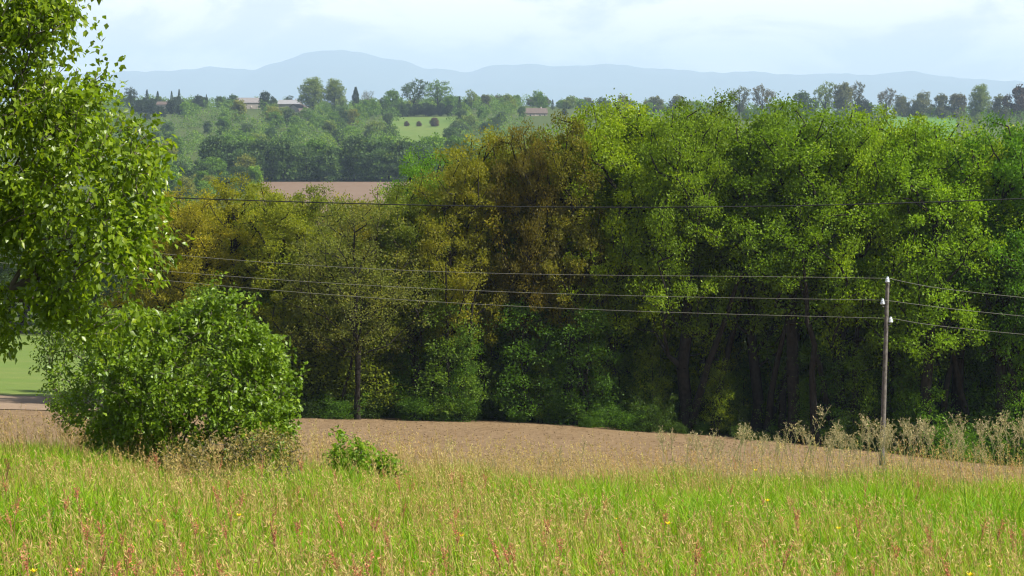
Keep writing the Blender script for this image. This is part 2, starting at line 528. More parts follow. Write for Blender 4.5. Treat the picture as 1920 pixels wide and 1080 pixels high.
def make_tree(name, seed, H, width, z0, nl, nclump, nleaf, L, W, rtrunk, spread=0.55, forks=1, bark=M_bark,
              material=M_leaf, pen=0.35, cat='tree', rmin=0.012, keep=1.0):
    rng = np.random.default_rng(seed)
    lobes = crown_lobes(rng, H, width, z0, nl)
    pts = lobed_points(rng, lobes, nclump)
    if name == 'shrub':
        ns = 16
        a_ = rng.uniform(0, 6.28, ns); r_ = rng.uniform(0.1, 0.62, ns) * width
        for q in range(4):
            pts = np.concatenate([pts, np.c_[r_ * np.cos(a_) * (0.75 + 0.1 * q), r_ * np.sin(a_) * (0.75 + 0.1 * q), H * rng.uniform(0.35, 1.25, ns) * (0.8 + 0.12 * q)]])
    zlo = z0 * H * 0.8
    pts[:, 2] = zlo + (pts[:, 2] - zlo) * (0.975 * H - zlo) / (pts[:, 2].max() - zlo)
    pts = pts[pts[:, 2] > 0.02 * H]
    root = empty(name)
    nt = 9
    lean = rng.normal(0, 0.03 * H, 2)
    tr = [np.array([lean[0] * t ** 1.5 + rng.normal(0, 0.008 * H) * (t > 0), lean[1] * t ** 1.5 + rng.normal(0, 0.008 * H) * (t > 0),
                    -0.3 * (t == 0) + 0.8 * H * t]) for t in np.linspace(0, 1, nt)]
    P, par, rad = grow(pts, tr, rtrunk, rng, rmin, pen)
    V, Fq = tubes(P, par, rad, 6)
    extra = None
    for f in range(1, forks):
        off = np.array([rng.uniform(-0.08, 0.08) * H, rng.uniform(-0.06, 0.06) * H, 0])
        bend = rng.normal(0, 0.13 * H, 2)
        tr2 = [off + np.array([bend[0] * t ** 1.3, bend[1] * t ** 1.3, -0.3 * (t == 0) + 0.6 * H * t]) + rng.normal(0, 0.006 * H, 3) * (t > 0)
               for t in np.linspace(0, 1, nt)]
        P2, par2, rad2 = np.array(tr2), np.arange(-1, nt - 1), np.linspace(rtrunk * 0.75, rtrunk * 0.15, nt)
        V2, F2 = tubes(P2, par2, rad2, 6)
        Fq = np.concatenate([Fq, F2 + len(V)]); V = np.concatenate([V, V2])
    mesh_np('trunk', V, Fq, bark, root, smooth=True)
    # leaves: clumps of very uneven size
    sz = rng.uniform(0.4, 1.6, len(pts)) ** 1.3
    cnts = np.maximum(2, nleaf / len(pts) * np.where(pts[:, 2] > 0.8 * H, np.maximum(sz, 0.9), sz)).astype(int)
    if keep < 1:
        cnts = np.where(rng.uniform(0, 1, len(pts)) < keep, cnts, 1)
    rep = np.repeat(np.arange(len(pts)), cnts)
    sig = spread * (0.6 + 0.5 * rng.uniform(0, 1, len(pts)))
    g = rng.normal(0, 1, (len(rep), 3)) * np.array([[1, 1, 0.62]])
    g = g * np.minimum(1, 1.9 / np.maximum(np.linalg.norm(g, axis=1, keepdims=True), 1e-6))
    C = pts[rep] + g * sig[rep][:, None]
    C[:, 2] = np.maximum(C[:, 2], 0.1)
    hue = rng.normal(0, 0.16, len(pts))
    v = np.clip(rng.uniform(0.1, 0.9, len(rep)) + hue[rep], 0, 1)
    make_leaves('crown', C, rng, L, W, material, root, up=0.6, out=unit(g), v=v)
    return root

KIDS = {}
PROTO = {}
def proto(key, *a, **k):
    PROTO[key] = make_tree(*a, **k)
    KIDS[key] = children(PROTO[key])
USED = set()
def place(key, loc, rz, scale, color, label, group=None, name=None, cat='tree'):
    root = PROTO[key]
    if key not in USED:                       # the first of a kind is the prototype itself
        USED.add(key)
        root.location = loc; root.rotation_euler = (0, 0, rz); root.scale = scale
        root.color = (*color, 1)
        for c in KIDS[key]:
            if not c.name.startswith('trunk'):
                c.color = (*color, 1)
        tag(root, label, cat, group)
        return root
    return dup(root, KIDS[key], loc, rz, scale, color, label, group, cat)

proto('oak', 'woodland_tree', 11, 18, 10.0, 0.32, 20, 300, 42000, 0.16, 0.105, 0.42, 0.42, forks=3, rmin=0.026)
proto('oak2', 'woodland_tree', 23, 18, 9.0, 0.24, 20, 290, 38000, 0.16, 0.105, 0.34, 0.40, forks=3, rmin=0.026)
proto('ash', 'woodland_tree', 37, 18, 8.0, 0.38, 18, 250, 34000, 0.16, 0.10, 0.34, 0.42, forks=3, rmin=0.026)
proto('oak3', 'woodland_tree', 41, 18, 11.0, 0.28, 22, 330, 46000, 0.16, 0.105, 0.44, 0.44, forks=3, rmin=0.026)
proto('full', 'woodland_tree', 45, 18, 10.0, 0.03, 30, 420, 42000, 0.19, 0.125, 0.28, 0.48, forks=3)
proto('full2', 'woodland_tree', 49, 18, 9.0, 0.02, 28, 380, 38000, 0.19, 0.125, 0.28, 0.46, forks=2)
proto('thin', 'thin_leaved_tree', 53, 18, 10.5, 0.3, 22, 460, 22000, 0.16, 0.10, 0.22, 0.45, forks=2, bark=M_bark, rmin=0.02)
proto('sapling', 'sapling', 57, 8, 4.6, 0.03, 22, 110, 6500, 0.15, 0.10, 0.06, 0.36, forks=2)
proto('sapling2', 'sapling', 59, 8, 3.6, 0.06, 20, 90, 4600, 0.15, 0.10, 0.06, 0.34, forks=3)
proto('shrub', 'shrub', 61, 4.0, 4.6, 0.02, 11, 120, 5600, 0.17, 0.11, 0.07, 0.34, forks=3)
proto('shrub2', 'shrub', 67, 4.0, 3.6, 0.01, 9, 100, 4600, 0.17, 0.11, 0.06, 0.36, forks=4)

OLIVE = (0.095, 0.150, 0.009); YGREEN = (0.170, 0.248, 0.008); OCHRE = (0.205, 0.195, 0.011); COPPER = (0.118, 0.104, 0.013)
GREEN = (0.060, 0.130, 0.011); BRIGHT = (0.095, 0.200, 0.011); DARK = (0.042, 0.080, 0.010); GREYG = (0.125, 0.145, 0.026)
MIXG = (0.125, 0.200, 0.009)

WOOD = 'trees standing along the edge of the wood'
rw = random.Random(4)
def wood_tree(key, px, topy, d, wid, col, label, group=WOOD, rz=None, sink=0.0):
    x = (px - 960) / F * d
    z = float(h(x, d)) - sink
    zt = at(px, topy, d)[2]
    H = zt - z
    s = H / 18.0
    place(key, (x, d, z), rw.uniform(0, 6.28) if rz is None else rz, (s * wid * 0.82, s * wid * 0.82, s * 1.02), col, label, group)

front = [
 # key, px, top row, distance, width factor, colour, label
 ('oak3', 335, 358, 133, 1.15, OCHRE, 'ochre leaved tree at the left end of the wood, right beside the near leafy tree'),
 ('oak', 430, 335, 135, 1.15, (0.205, 0.210, 0.011), 'ochre yellow tree, tallest of the low trees below the left end of the distant field'),
 ('oak2', 520, 346, 132, 1.15, (0.170, 0.200, 0.011), 'olive yellow tree right of the bush, between the ochre tree and the thin bare tree'),
 ('oak2', 590, 352, 134, 1.1, (0.125, 0.160, 0.014), 'pale olive tree with leaves down to the ground left of the twin dark trunks'),
 ('thin', 668, 356, 128, 1.25, GREYG, 'thin leaved grey tree with bare twigs and twin dark trunks below the distant brown field'),
 ('oak', 775, 345, 131, 1.0, (0.105, 0.140, 0.010), 'dark olive tree just right of the thin leaved grey tree'),
 ('ash', 792, 283, 142, 1.0, BRIGHT, 'bright fresh green tree top sticking out left of the tall wood'),
 ('oak2', 848, 300, 131, 1.0, (0.145, 0.150, 0.010), 'golden olive tree at the left shoulder of the tall wood'),
 ('ash', 893, 246, 134, 1.05, (0.175, 0.180, 0.010), 'yellow green tree with a pointed top beside the copper brown tree'),
 ('oak3', 985, 236, 132, 0.68, COPPER, 'copper brown tree, the darkest brown crown in the wood'),
 ('oak', 1068, 222, 132, 0.85, (0.120, 0.122, 0.010), 'rust brown tree top right of the copper brown tree'),
 ('oak2', 1150, 200, 133, 1.05, YGREEN, 'yellow green tree right of the rust brown tree'),
 ('ash', 1205, 190, 136, 1.2, (0.175, 0.248, 0.007), 'tall yellow tree top right of centre of the wood'),
 ('oak3', 1285, 200, 131, 0.95, MIXG, 'olive green broad tree in the middle of the tall wood'),
 ('oak', 1340, 184, 134, 1.0, OLIVE, 'tall olive tree forming the highest top of the wood'),
 ('oak2', 1420, 190, 132, 1.05, (0.110, 0.185, 0.009), 'tall green tree right of the highest top of the wood'),
 ('ash', 1490, 203, 130, 1.25, (0.110, 0.190, 0.009), 'green tree with a forked dark trunk left of the utility pole'),
 ('oak3', 1580, 208, 131, 0.95, (0.150, 0.240, 0.008), 'yellow green tree behind the left side of the utility pole'),
 ('oak', 1665, 212, 133, 1.0, YGREEN, 'bright yellow green tree directly behind the top of the utility pole'),
 ('oak2', 1745, 238, 129, 1.1, (0.135, 0.232, 0.008), 'yellow green tree right of the utility pole with a dip in its top'),
 ('ash', 1800, 228, 132, 1.25, (0.140, 0.235, 0.008), 'light green tree second from the right edge of the wood'),
 ('oak', 1885, 226, 130, 0.95, (0.075, 0.170, 0.010), 'fresh green tree at the right edge of the picture'),
 ('oak3', 1990, 215, 131, 0.95, (0.075, 0.165, 0.010), 'fresh green tree just beyond the right edge of the picture'),
 ('oak2', 2090, 205, 132, 1.05, GREEN, 'green tree well beyond the right edge of the picture'),
]
for k, px, ty, d, w, col, lab in front:
    wood_tree(k, px, ty, d, w, col, lab)
BACK = 'trees of the back rows deep inside the wood'
for i, px in enumerate(np.linspace(300, 2240, 44)):
    d = 137 + (i % 2) * 6 + rw.uniform(-1.5, 1.5)
    ty = np.interp(px, [300, 480, 700, 760, 860, 940, 1080, 1200, 1600, 1750, 2200], [372, 366, 372, 366, 310, 265, 245, 215, 228, 255, 235]) + rw.uniform(-4, 26)
    col = [(0.13, 0.20, 0.012), (0.09, 0.18, 0.012), (0.15, 0.22, 0.010), (0.08, 0.15, 0.012), (0.17, 0.22, 0.010)][i % 5] if px > 700 else [(0.15, 0.145, 0.012), OLIVE, (0.16, 0.155, 0.012)][i % 3]
    wood_tree(['full', 'full2'][i % 2], px + rw.uniform(-15, 15), ty, d, 1.0, col,
              'green tree of the back rows glimpsed between the trunks of the wood', BACK)
UNDER = 'undergrowth shrubs at the foot of the wood'
for i, px in enumerate(np.linspace(300, 2080, 60)):
    d = 128.6 + rw.uniform(-1.2, 5)
    px = px + rw.uniform(-14, 14)
    x = (px - 960) / F * d
    hgt = rw.uniform(0.18, 0.48)
    col = GREEN
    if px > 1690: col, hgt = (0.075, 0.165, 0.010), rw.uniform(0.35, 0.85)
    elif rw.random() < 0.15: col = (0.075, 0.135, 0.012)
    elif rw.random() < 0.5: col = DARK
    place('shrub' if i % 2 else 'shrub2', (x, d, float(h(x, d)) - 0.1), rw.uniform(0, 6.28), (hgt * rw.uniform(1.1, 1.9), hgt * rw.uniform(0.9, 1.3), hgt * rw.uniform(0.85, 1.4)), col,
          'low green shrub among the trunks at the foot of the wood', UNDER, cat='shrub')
SAP = 'slender leafy saplings between the trunks of the wood'
for i, px in enumerate(np.linspace(310, 2080, 66)):
    d = 129.0 + rw.uniform(0, 6.5)
    px = px + rw.uniform(-14, 14)
    x = (px - 960) / F * d
    hgt = rw.uniform(0.4, 0.95)
    col = [(0.10, 0.18, 0.011), GREEN, (0.135, 0.195, 0.011), (0.085, 0.15, 0.012)][i % 4]
    if 540 < px < 720: col, hgt = (0.125, 0.165, 0.012), rw.uniform(0.8, 1.3)
    elif px > 1690: col = (0.085, 0.18, 0.010)
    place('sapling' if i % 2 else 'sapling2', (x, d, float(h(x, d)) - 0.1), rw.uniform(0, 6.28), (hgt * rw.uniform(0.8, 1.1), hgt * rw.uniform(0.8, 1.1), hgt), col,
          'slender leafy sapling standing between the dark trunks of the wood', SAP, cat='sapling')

# ------------------------------------------------------------------ trees beyond the pasture on the left
PAST = 'trees along the far side of the pasture'
for i in range(16):
    px = -140 + i * 26 + rw.uniform(-8, 8)
    d = 272 + (i % 3) * 14 + rw.uniform(-3, 3)
    x = (px - 960) / F * d
    H = rw.uniform(9.5, 12.5)
    s = H / 18
    place(['oak', 'oak3', 'ash'][i % 3], (x, d, float(h(x, d))), rw.uniform(0, 6), (s * 1.25, s * 1.25, s),
          [(0.05, 0.085, 0.02), (0.06, 0.10, 0.02), (0.08, 0.125, 0.025)][i % 3],
          'dark tree beyond the small pasture at the left edge of the picture', PAST)
for i in range(12):
    px = -120 + i * 30 + rw.uniform(-8, 8)
    d = 380 + (i % 3) * 30
    x = (px - 960) / F * d
    s = rw.uniform(12, 15) / 18
    place(['oak2', 'oak'][i % 2], (x, d, float(h(x, d))), rw.uniform(0, 6), (s * 1.2, s * 1.2, s), (0.10, 0.14, 0.03),
          'pale green tree showing over the dark trees beyond the small pasture', 'pale trees behind the pasture trees')

# ------------------------------------------------------------------ far hillside trees
proto('far_round', 'hillside_tree', 101, 12, 10.5, 0.06, 14, 150, 4200, 0.75, 0.5, 0.3, 0.6, material=M_far, rmin=0.05)
proto('far_oval', 'hillside_tree', 107, 12, 8.0, 0.08, 14, 140, 3800, 0.7, 0.46, 0.28, 0.55, material=M_far, rmin=0.05)
proto('far_broad', 'hillside_tree', 109, 12, 14.0, 0.05, 16, 190, 5200, 0.75, 0.5, 0.3, 0.62, material=M_far, rmin=0.05)
proto('far_open', 'open_crowned_tree', 113, 16, 15.0, 0.38, 9, 120, 2200, 0.7, 0.45, 0.42, 0.6, material=M_far, rmin=0.09)
proto('far_globe', 'tall_round_tree', 127, 20, 12.0, 0.24, 20, 260, 8000, 0.7, 0.42, 0.5, 0.66, material=M_far, rmin=0.07)
proto('far_bare', 'bare_tree', 131, 12, 9.0, 0.35, 12, 170, 420, 0.5, 0.3, 0.25, 0.5, material=M_far, rmin=0.07, bark=M_bark_pale)

def conifer(key, name, H, rad, seed, column=False):
    rng = np.random.default_rng(seed)
    root = empty(name)
    V, Fq = tubes(np.array([[0, 0, -0.3], [0, 0, H * 0.5], [0, 0, H * 0.97]]), np.array([-1, 0, 1]), np.array([0.35, 0.2, 0.05]), 6)
    mesh_np('trunk', V, Fq, M_bark, root, smooth=True)
    n = 2600
    t = rng.uniform(0.08 if column else 0.14, 1, n)
    if column:
        pr = np.clip(np.minimum(1, (1 - t) * 2.6 + 0.06) * np.minimum(1, t * 4), 0, 1)
    else:
        pr = (1 - t) ** 0.85 * (0.72 + 0.4 * np.abs(np.sin(t * 26))) + 0.03
    a = rng.uniform(0, 6.283, n)
    rr = rad * pr * rng.uniform(0.2, 1, n) ** 0.5 * (1 + 0.2 * np.sin(3 * a + 9 * t))
    C = np.c_[rr * np.cos(a), rr * np.sin(a), t * H * 0.97 - (0 if column else 0.12) * rr]
    make_leaves('crown', C, rng, 0.6, 0.3, M_far, root, up=0.1 if column else 0.8, out=np.c_[np.cos(a), np.sin(a), np.full(n, 1.5 if column else -0.2)])
    PROTO[key] = root; KIDS[key] = children(root)
conifer('fir', 'conifer', 16, 4.2, 3)
conifer('cypress', 'cypress', 12, 1.6, 4, True)

FDARK = (0.024, 0.040, 0.016); FGREEN = (0.080, 0.155, 0.016); FPALE = (0.12, 0.17, 0.032); FBRIGHT = (0.110, 0.205, 0.016); FOL = (0.145, 0.165, 0.022)
FGREY = (0.10, 0.115, 0.06); FPURP = (0.085, 0.055, 0.045); FBLUE = (0.045, 0.082, 0.024)
BASEH = dict(far_round=12, far_oval=12, far_broad=12, far_open=16, far_globe=20, far_bare=12, fir=16, cypress=12)
def far_tree(key, px, topy, d, wid, col, label, group=None, H=None):
    x = (px - 960) / F * d
    z = float(h(x, d)) - 0.3
    if H is None:
        H = max(4.0, at(px, topy, d)[2] - z)
    s = H / BASEH[key]
    sw = s * wid
    return place(key, (x, d, z), rw.uniform(0, 6.28), (sw, sw, s), col, label, group)

SKY = 'trees along the skyline of the far hill'
sky_list = [
 ('far_open', 248, 164, 1790, 0.7, FDARK, 'dark pine with a flat ragged top at the left end of the far skyline'),
 ('fir', 278, 167, 1800, 0.75, FDARK, 'first pointed dark conifer right of the flat topped pine on the skyline'),
 ('fir', 298, 170, 1810, 0.85, FDARK, 'second pointed dark conifer from the left on the skyline'),
 ('fir', 324, 170, 1800, 0.65, FDARK, 'slim pointed conifer right of the pale house among dark trees'),
 ('fir', 338, 166, 1805, 0.6, FDARK, 'tallest slim pointed conifer at the right end of the conifer row'),
 ('far_round', 265, 188, 1760, 1.1, FDARK, 'dark rounded tree below the flat topped pine'),
 ('far_broad', 290, 184, 1770, 1.0, FDARK, 'broad dark tree below the first pointed conifers'),
 ('far_round', 331, 188, 1740, 1.1, FDARK, 'dark dense tree right of the pale house among conifers'),
 ('far_oval', 250, 205, 1700, 1.2, (0.035, 0.045, 0.03), 'dull dark rounded tree touching the leaves of the near tree'),
 ('far_round', 374, 178, 1800, 1.0, FDARK, 'dark smooth round tree standing alone right of the conifers'),
 ('fir', 389, 176, 1800, 0.55, FDARK, 'narrow dark conifer just right of the dark smooth round tree'),
 ('far_oval', 412, 181, 1800, 1.0, FBLUE, 'grey green tree between the narrow conifer and the long barn'),
 ('far_round', 438, 177, 1780, 0.95, FBLUE, 'rounded tree on the skyline left of the long barn'),
 ('far_round', 500, 171, 1770, 0.9, FDARK, 'dark round tree between the long barn and the grey roofed house'),
 ('far_open', 543, 179, 1830, 0.7, FDARK, 'small dark tree with a flat top behind the grey roofed house'),
 ('far_globe', 588, 144, 1760, 1.25, FPALE, 'left of the two tall pale rounded trees on the skyline'),
 ('far_globe', 628, 147, 1765, 1.05, FPALE, 'right of the two tall pale rounded trees on the skyline'),
 ('cypress', 668, 163, 1770, 0.9, FDARK, 'pointed dark cypress right of the two tall pale trees'),
 ('far_bare', 692, 168, 1800, 1.0, FGREY, 'leafless pale tree right of the pointed cypress'),
 ('far_round', 736, 168, 1740, 0.95, FGREEN, 'rounded green tree left of the pair of open spreading trees'),
 ('far_open', 778, 149, 1720, 0.85, FBLUE, 'left of the pair of open spreading trees high on the skyline'),
 ('far_open', 820, 151, 1720, 0.95, FGREEN, 'right of the pair of open spreading trees high on the skyline'),
 ('far_round', 845, 178, 1700, 0.95, FGREEN, 'rounded tree below the right side of the open spreading pair'),
 ('fir', 862, 180, 1700, 0.8, FDARK, 'small dark conifer right of the open spreading pair'),
 ('far_open', 884, 168, 1760, 0.6, FPALE, 'pale open topped tree right of the small dark conifer'),
 ('far_oval', 912, 178, 1770, 1.1, FGREY, 'greyish tree right of the pale open topped tree'),
 ('far_round', 952, 176, 1780, 1.0, FPALE, 'pale rounded tree on the skyline left of the tall domed tree'),
 ('far_broad', 1012, 170, 1760, 0.8, FGREEN, 'tall domed green tree on the skyline above the brown roofed house'),
 ('fir', 1036, 186, 1740, 0.9, FDARK, 'small blue dark conifer above the brown roofed house'),
 ('far_broad', 1066, 180, 1780, 0.9, FPALE, 'pale broad tree right of the small blue conifer'),
 ('far_round', 1058, 203, 1640, 0.9, FDARK, 'dark round bush below the pale broad tree on the skyline'),
 ('far_round', 1101, 206, 1620, 0.9, (0.13, 0.05, 0.035), 'red brown round bush above the brown tree tops of the wood'),
 ('far_broad', 1132, 182, 1780, 0.9, FBLUE, 'grey green broad tree left of the yellow tree top of the wood'),
 ('far_broad', 1170, 178, 1770, 0.9, FGREY, 'grey broad tree just above the yellow tree top of the wood'),
 ('far_broad', 1225, 180, 1790, 1.0, FGREY, 'first low grey tree above the tall middle of the wood'),
 ('far_round', 1270, 178, 1790, 1.0, FGREY, 'second low grey tree above the tall middle of the wood'),
 ('far_open', 1385, 163, 1730, 0.8, FGREY, 'left of two feathery grey brown trees above the wood'),
 ('far_open', 1428, 160, 1720, 0.75, (0.10, 0.095, 0.06), 'right of two feathery grey brown trees above the wood'),
 ('far_round', 1505, 171, 1700, 1.0, FBLUE, 'rounded green tree left of the tall pale clump at right'),
 ('far_open', 1545, 154, 1720, 0.65, FPALE, 'left tree of the tall pale clump on the right skyline'),
 ('far_globe', 1577, 154, 1710, 1.0, FGREY, 'middle tree of the tall pale clump on the right skyline'),
 ('far_open', 1602, 154, 1720, 0.55, (0.08, 0.085, 0.05), 'right tree of the tall pale clump on the right skyline'),
 ('far_broad', 1618, 184, 1660, 0.75, (0.03, 0.042, 0.035), 'dark low dome shaped tree right of the tall pale clump'),
 ('far_open', 1660, 166, 1760, 0.7, (0.09, 0.085, 0.06), 'tree with a dark tufted top right of the dark dome'),
 ('far_broad', 1725, 172, 1770, 0.75, FGREY, 'tall grey tree above the left end of the green crop field'),
 ('far_broad', 1690, 178, 1770, 0.75, (0.085, 0.095, 0.05), 'grey brown tree behind the left end of the green crop field'),
 ('far_round', 1765, 176, 1770, 0.95, (0.08, 0.09, 0.05), 'dull grey tree above the middle of the green crop field'),
 ('far_oval', 1795, 177, 1770, 1.1, (0.10, 0.095, 0.06), 'brownish tree left of the sunlit feathery tree'),
 ('far_globe', 1835, 157, 1740, 0.95, FPALE, 'sunlit feathery pale tree on the right skyline'),
 ('far_round', 1872, 178, 1750, 1.0, FGREY, 'low grey tree between the feathery tree and the dark purple one'),
 ('far_round', 1906, 160, 1730, 0.75, (0.055, 0.038, 0.035), 'dark purple rounded tree at the right end of the skyline'),
]
for k, px, ty, d, w, col, lab in sky_list:
    far_tree(k, px, ty, d, w, col, lab, SKY)

for px, ty, d, lab in ((262, 186, 1690, 'dark tree at the left end of the dark mass below the skyline conifers'), (284, 190, 1675, 'dark tree left of the middle of the dark mass below the skyline conifers'),
                       (304, 199, 1640, 'dark low tree just below the pale house among conifers'), (326, 186, 1690, 'dark tall tree right of the pale house, below the slim conifers'),
                       (343, 194, 1670, 'dark tree at the right end of the dark mass below the skyline conifers'), (275, 212, 1600, 'lowest dark tree under the flat topped pine')):
    far_tree('far_broad' if px % 2 else 'far_round', px, ty, d, 1.25, FDARK, lab, 'dark evergreen trees left of the long barn')
HED = 'dark trees in the hedge above the hillside meadow'
for i, px in enumerate(range(722, 872, 15)):
    far_tree('far_round', px + rw.uniform(-3, 3), 194 + rw.uniform(-4, 4), 1670 + rw.uniform(-6, 6), 1.1, FDARK if 755 < px else FBLUE,
             'dark rounded tree of the hedge along the top of the hillside meadow', HED)
for px, ty, lab in ((763, 229, 'purple brown bush on the hillside meadow, left of three'), (786, 227, 'purple brown bush on the hillside meadow, middle of three'),
                    (815, 220, 'purple brown round bush on the hillside meadow, right of three')):
    far_tree('far_round', px, ty, 1520, 1.1, FPURP, lab, 'purple bushes on the hillside meadow')
for px, ty, d, k, col, lab in (
    (348, 192, 1640, 'far_oval', FBRIGHT, 'light green tree in front of the right end of the dark conifers'),
    (450, 188, 1560, 'far_oval', FOL, 'tall olive tree with a sunlit right side below the long barn'),
    (425, 205, 1600, 'far_broad', FGREEN, 'green tree left of the tall olive tree below the long barn'),
    (515, 198, 1560, 'far_broad', FOL, 'broad olive tree below the dark round tree and the houses'),
    (545, 206, 1580, 'far_round', FOL, 'smaller olive tree right below the grey roofed house'),
    (640, 198, 1560, 'far_broad', FBLUE, 'blue green layered tree below the two tall pale trees'),
    (688, 185, 1640, 'far_broad', FGREEN, 'broad green tree right of the layered tree'),
    (600, 215, 1480, 'far_broad', FGREEN, 'green tree below the small white walled house'),
    (660, 235, 1350, 'far_broad', FBRIGHT, 'pale bright domed tree in the middle of the far hillside'),
    (800, 255, 1290, 'far_broad', FGREEN, 'broad green tree at the foot of the hillside meadow'),
    (880, 212, 1560, 'far_broad', FBRIGHT, 'bright green tree at the right edge of the hillside meadow'),
    (905, 200, 1610, 'far_round', FGREEN, 'green tree behind the bright tree at the meadow edge'),
    (940, 212, 1570, 'far_broad', FGREEN, 'dense green tree left of the brown roofed house'),
    (868, 245, 1440, 'far_oval', FGREEN, 'small green tree below the bright tree at the meadow edge')):
    far_tree(k, px, ty, d, 1.1, col, lab)

LINE = 'tall trees along the far side of the valley field'
for i, px in enumerate(np.linspace(400, 905, 24)):
    d = 1012 + (i % 2) * 14 + rw.uniform(-4, 4)
    far_tree(['far_oval', 'far_round', 'far_broad'][i % 3], px, 262 + rw.uniform(-10, 18), d, 1.0,
             [(0.05, 0.09, 0.025), FGREEN, (0.06, 0.11, 0.03), FBRIGHT][i % 4], 'tall green tree in the row behind the valley field', LINE)
LEFTV = 'trees left of the valley field'
for i in range(34):
    px = rw.uniform(180, 478)
    d = rw.uniform(760, 1010)
    far_tree(['far_oval', 'far_round', 'far_broad'][i % 3], px, 0, d, 1.05, [FGREEN, FOL, FBRIGHT, FBLUE, FGREEN][i % 5],
             'green tree in the thicket left of the valley field', LEFTV, H=rw.uniform(6.0, 10.5) if d < 900 else rw.uniform(9, 13))
FILL = 'trees covering the far hillside'
n = 0
tries = 0
taken = []
while n < 105 and tries < 9000:
    tries += 1
    d = 1040 + 900 * rw.random() ** 0.8
    px = rw.uniform(-60, 1990) if rw.random() < 0.35 else rw.uniform(180, 960)
    x = (px - 960) / F * d
    if 1310 < d < 1690 and -0.0515 * d < x < -0.0245 * d: continue
    if 1440 < d < 1810 and 0.158 * d < x < 0.194 * d: continue
    if 1540 < d < 1850 and 232 < px < 352: continue
    if 1640 < d < 1850 and (296 < px < 320 or 440 < px < 490 or 515 < px < 582 or 975 < px < 1050): continue
    if px < 180 and d < 1200: continue
    if px > 960 and (d < 1600 and px < 1750 or d < 1500): continue
    if px > 700 and d < 1250: continue
    if any((x - a) ** 2 + (d - b) ** 2 < 11 ** 2 for a, b in taken): continue
    taken.append((x, d))
    H = rw.uniform(7.5, 12.5) if d < 1600 else rw.uniform(6, 9.5)
    col = rw.choice([FGREEN, FGREEN, FBLUE, FBRIGHT, FPALE, FOL, (0.06, 0.11, 0.03), (0.055, 0.09, 0.03)])
    far_tree(rw.choice(['far_oval', 'far_round', 'far_broad']), px, 0, d, 1.15, col,
             'rounded green tree among many on the far hillside', FILL, H=H)
    n += 1

def far_woodland():
    rng = np.random.default_rng(77)
    cs = []
    while len(cs) < 950:
        crest = rng.uniform() < 0.28
        d = rng.uniform(1800, 1870) if crest else rng.uniform(1045, 1960)
        px = rng.uniform(150, 1980) if crest else (rng.uniform(150, 1000) if rng.uniform() < 0.85 else rng.uniform(1740, 1990))
        x = (px - 960) / F * d
        if 700 < px < 1100 and d < 1250 or px > 1100 and d < 1500: continue
        if 1300 < d < 1700 and -0.0505 * d < x < -0.025 * d: continue
        if 1440 < d < 1790 and 0.158 * d < x < 0.194 * d: continue
        if 1560 < d < 1850 and 232 < px < 352: continue
        if 1600 < d < 1850 and (290 < px < 325 or 435 < px < 492 or 512 < px < 586 or 970 < px < 1055): continue
        cs.append((x, d))
    cs = np.array(cs)
    m = 170
    H = rng.uniform(5.5, 9.5, len(cs))
    dirs = unit(rng.normal(0, 1, (len(cs), m, 3)))
    r = rng.uniform(0.55, 1, (len(cs), m)) ** 0.6 * (1 + 0.25 * np.sin(4 * dirs[:, :, 0] + 3 * dirs[:, :, 2]))
    base = np.c_[cs, h(cs[:, 0], cs[:, 1])]
    C = base[:, None] + dirs * r[:, :, None] * np.stack([H * 0.62, H * 0.62, H * 0.52], 1)[:, None]
    C[:, :, 2] += (H * 0.48)[:, None]
    o = make_leaves('distant_woodland', C.reshape(-1, 3), rng, 1.0, 0.62, M_far, None, up=0.6, out=dirs.reshape(-1, 3),
                    v=np.clip(rng.uniform(0.1, 0.9, C.shape[0] * m) + np.repeat(rng.normal(0, 0.25, len(cs)), m), 0, 1))
    o.color = (0.085, 0.155, 0.018, 1)
    tag(o, 'continuous green woodland and thicket covering the far hillside between the single trees', 'woodland', None, 'stuff')
far_woodland()
RIDGE = 'low trees of the hedgerow along the crest of the far hill'
for i, px in enumerate(np.linspace(170, 1960, 66)):
    d = 1845 + rw.uniform(-25, 25)
    if 440 < px < 490 or 520 < px < 575: continue
    far_tree(rw.choice(['far_oval', 'far_round', 'far_broad']), px + rw.uniform(-6, 6), 0, d, rw.uniform(1.0, 1.5),
             rw.choice([FGREEN, FBLUE, FGREY, FPALE, (0.08, 0.085, 0.05)]) if px > 400 else FDARK,
             'low tree in the hedgerow along the crest of the far hill', RIDGE, H=rw.uniform(5.5, 10))

# ------------------------------------------------------------------ houses on the far hill
M_wall = plain('rendered_wall', (0.27, 0.245, 0.215), 0.9, 0.1, noise=0.8, amt=0.1)
M_wall2 = plain('stone_wall', (0.27, 0.235, 0.20), 0.9, 0.1, noise=1.2, amt=0.2)
M_tile = plain('clay_tile', (0.095, 0.072, 0.06), 0.9, 0.1, noise=1.5, amt=0.3)
M_tileg = plain('grey_tile', (0.22, 0.215, 0.22), 0.8, 0.1, noise=1.5, amt=0.2)
M_tileb = plain('brown_tile', (0.10, 0.078, 0.066), 0.9, 0.1, noise=1.5, amt=0.25)
M_tilep = plain('pale_tile', (0.17, 0.155, 0.15), 0.9, 0.1, noise=1.5, amt=0.2)
M_glass = plain('window_glass', (0.03, 0.035, 0.04), 0.15, 0.5)
M_shut = plain('painted_wood', (0.30, 0.25, 0.20), 0.7, 0.2)

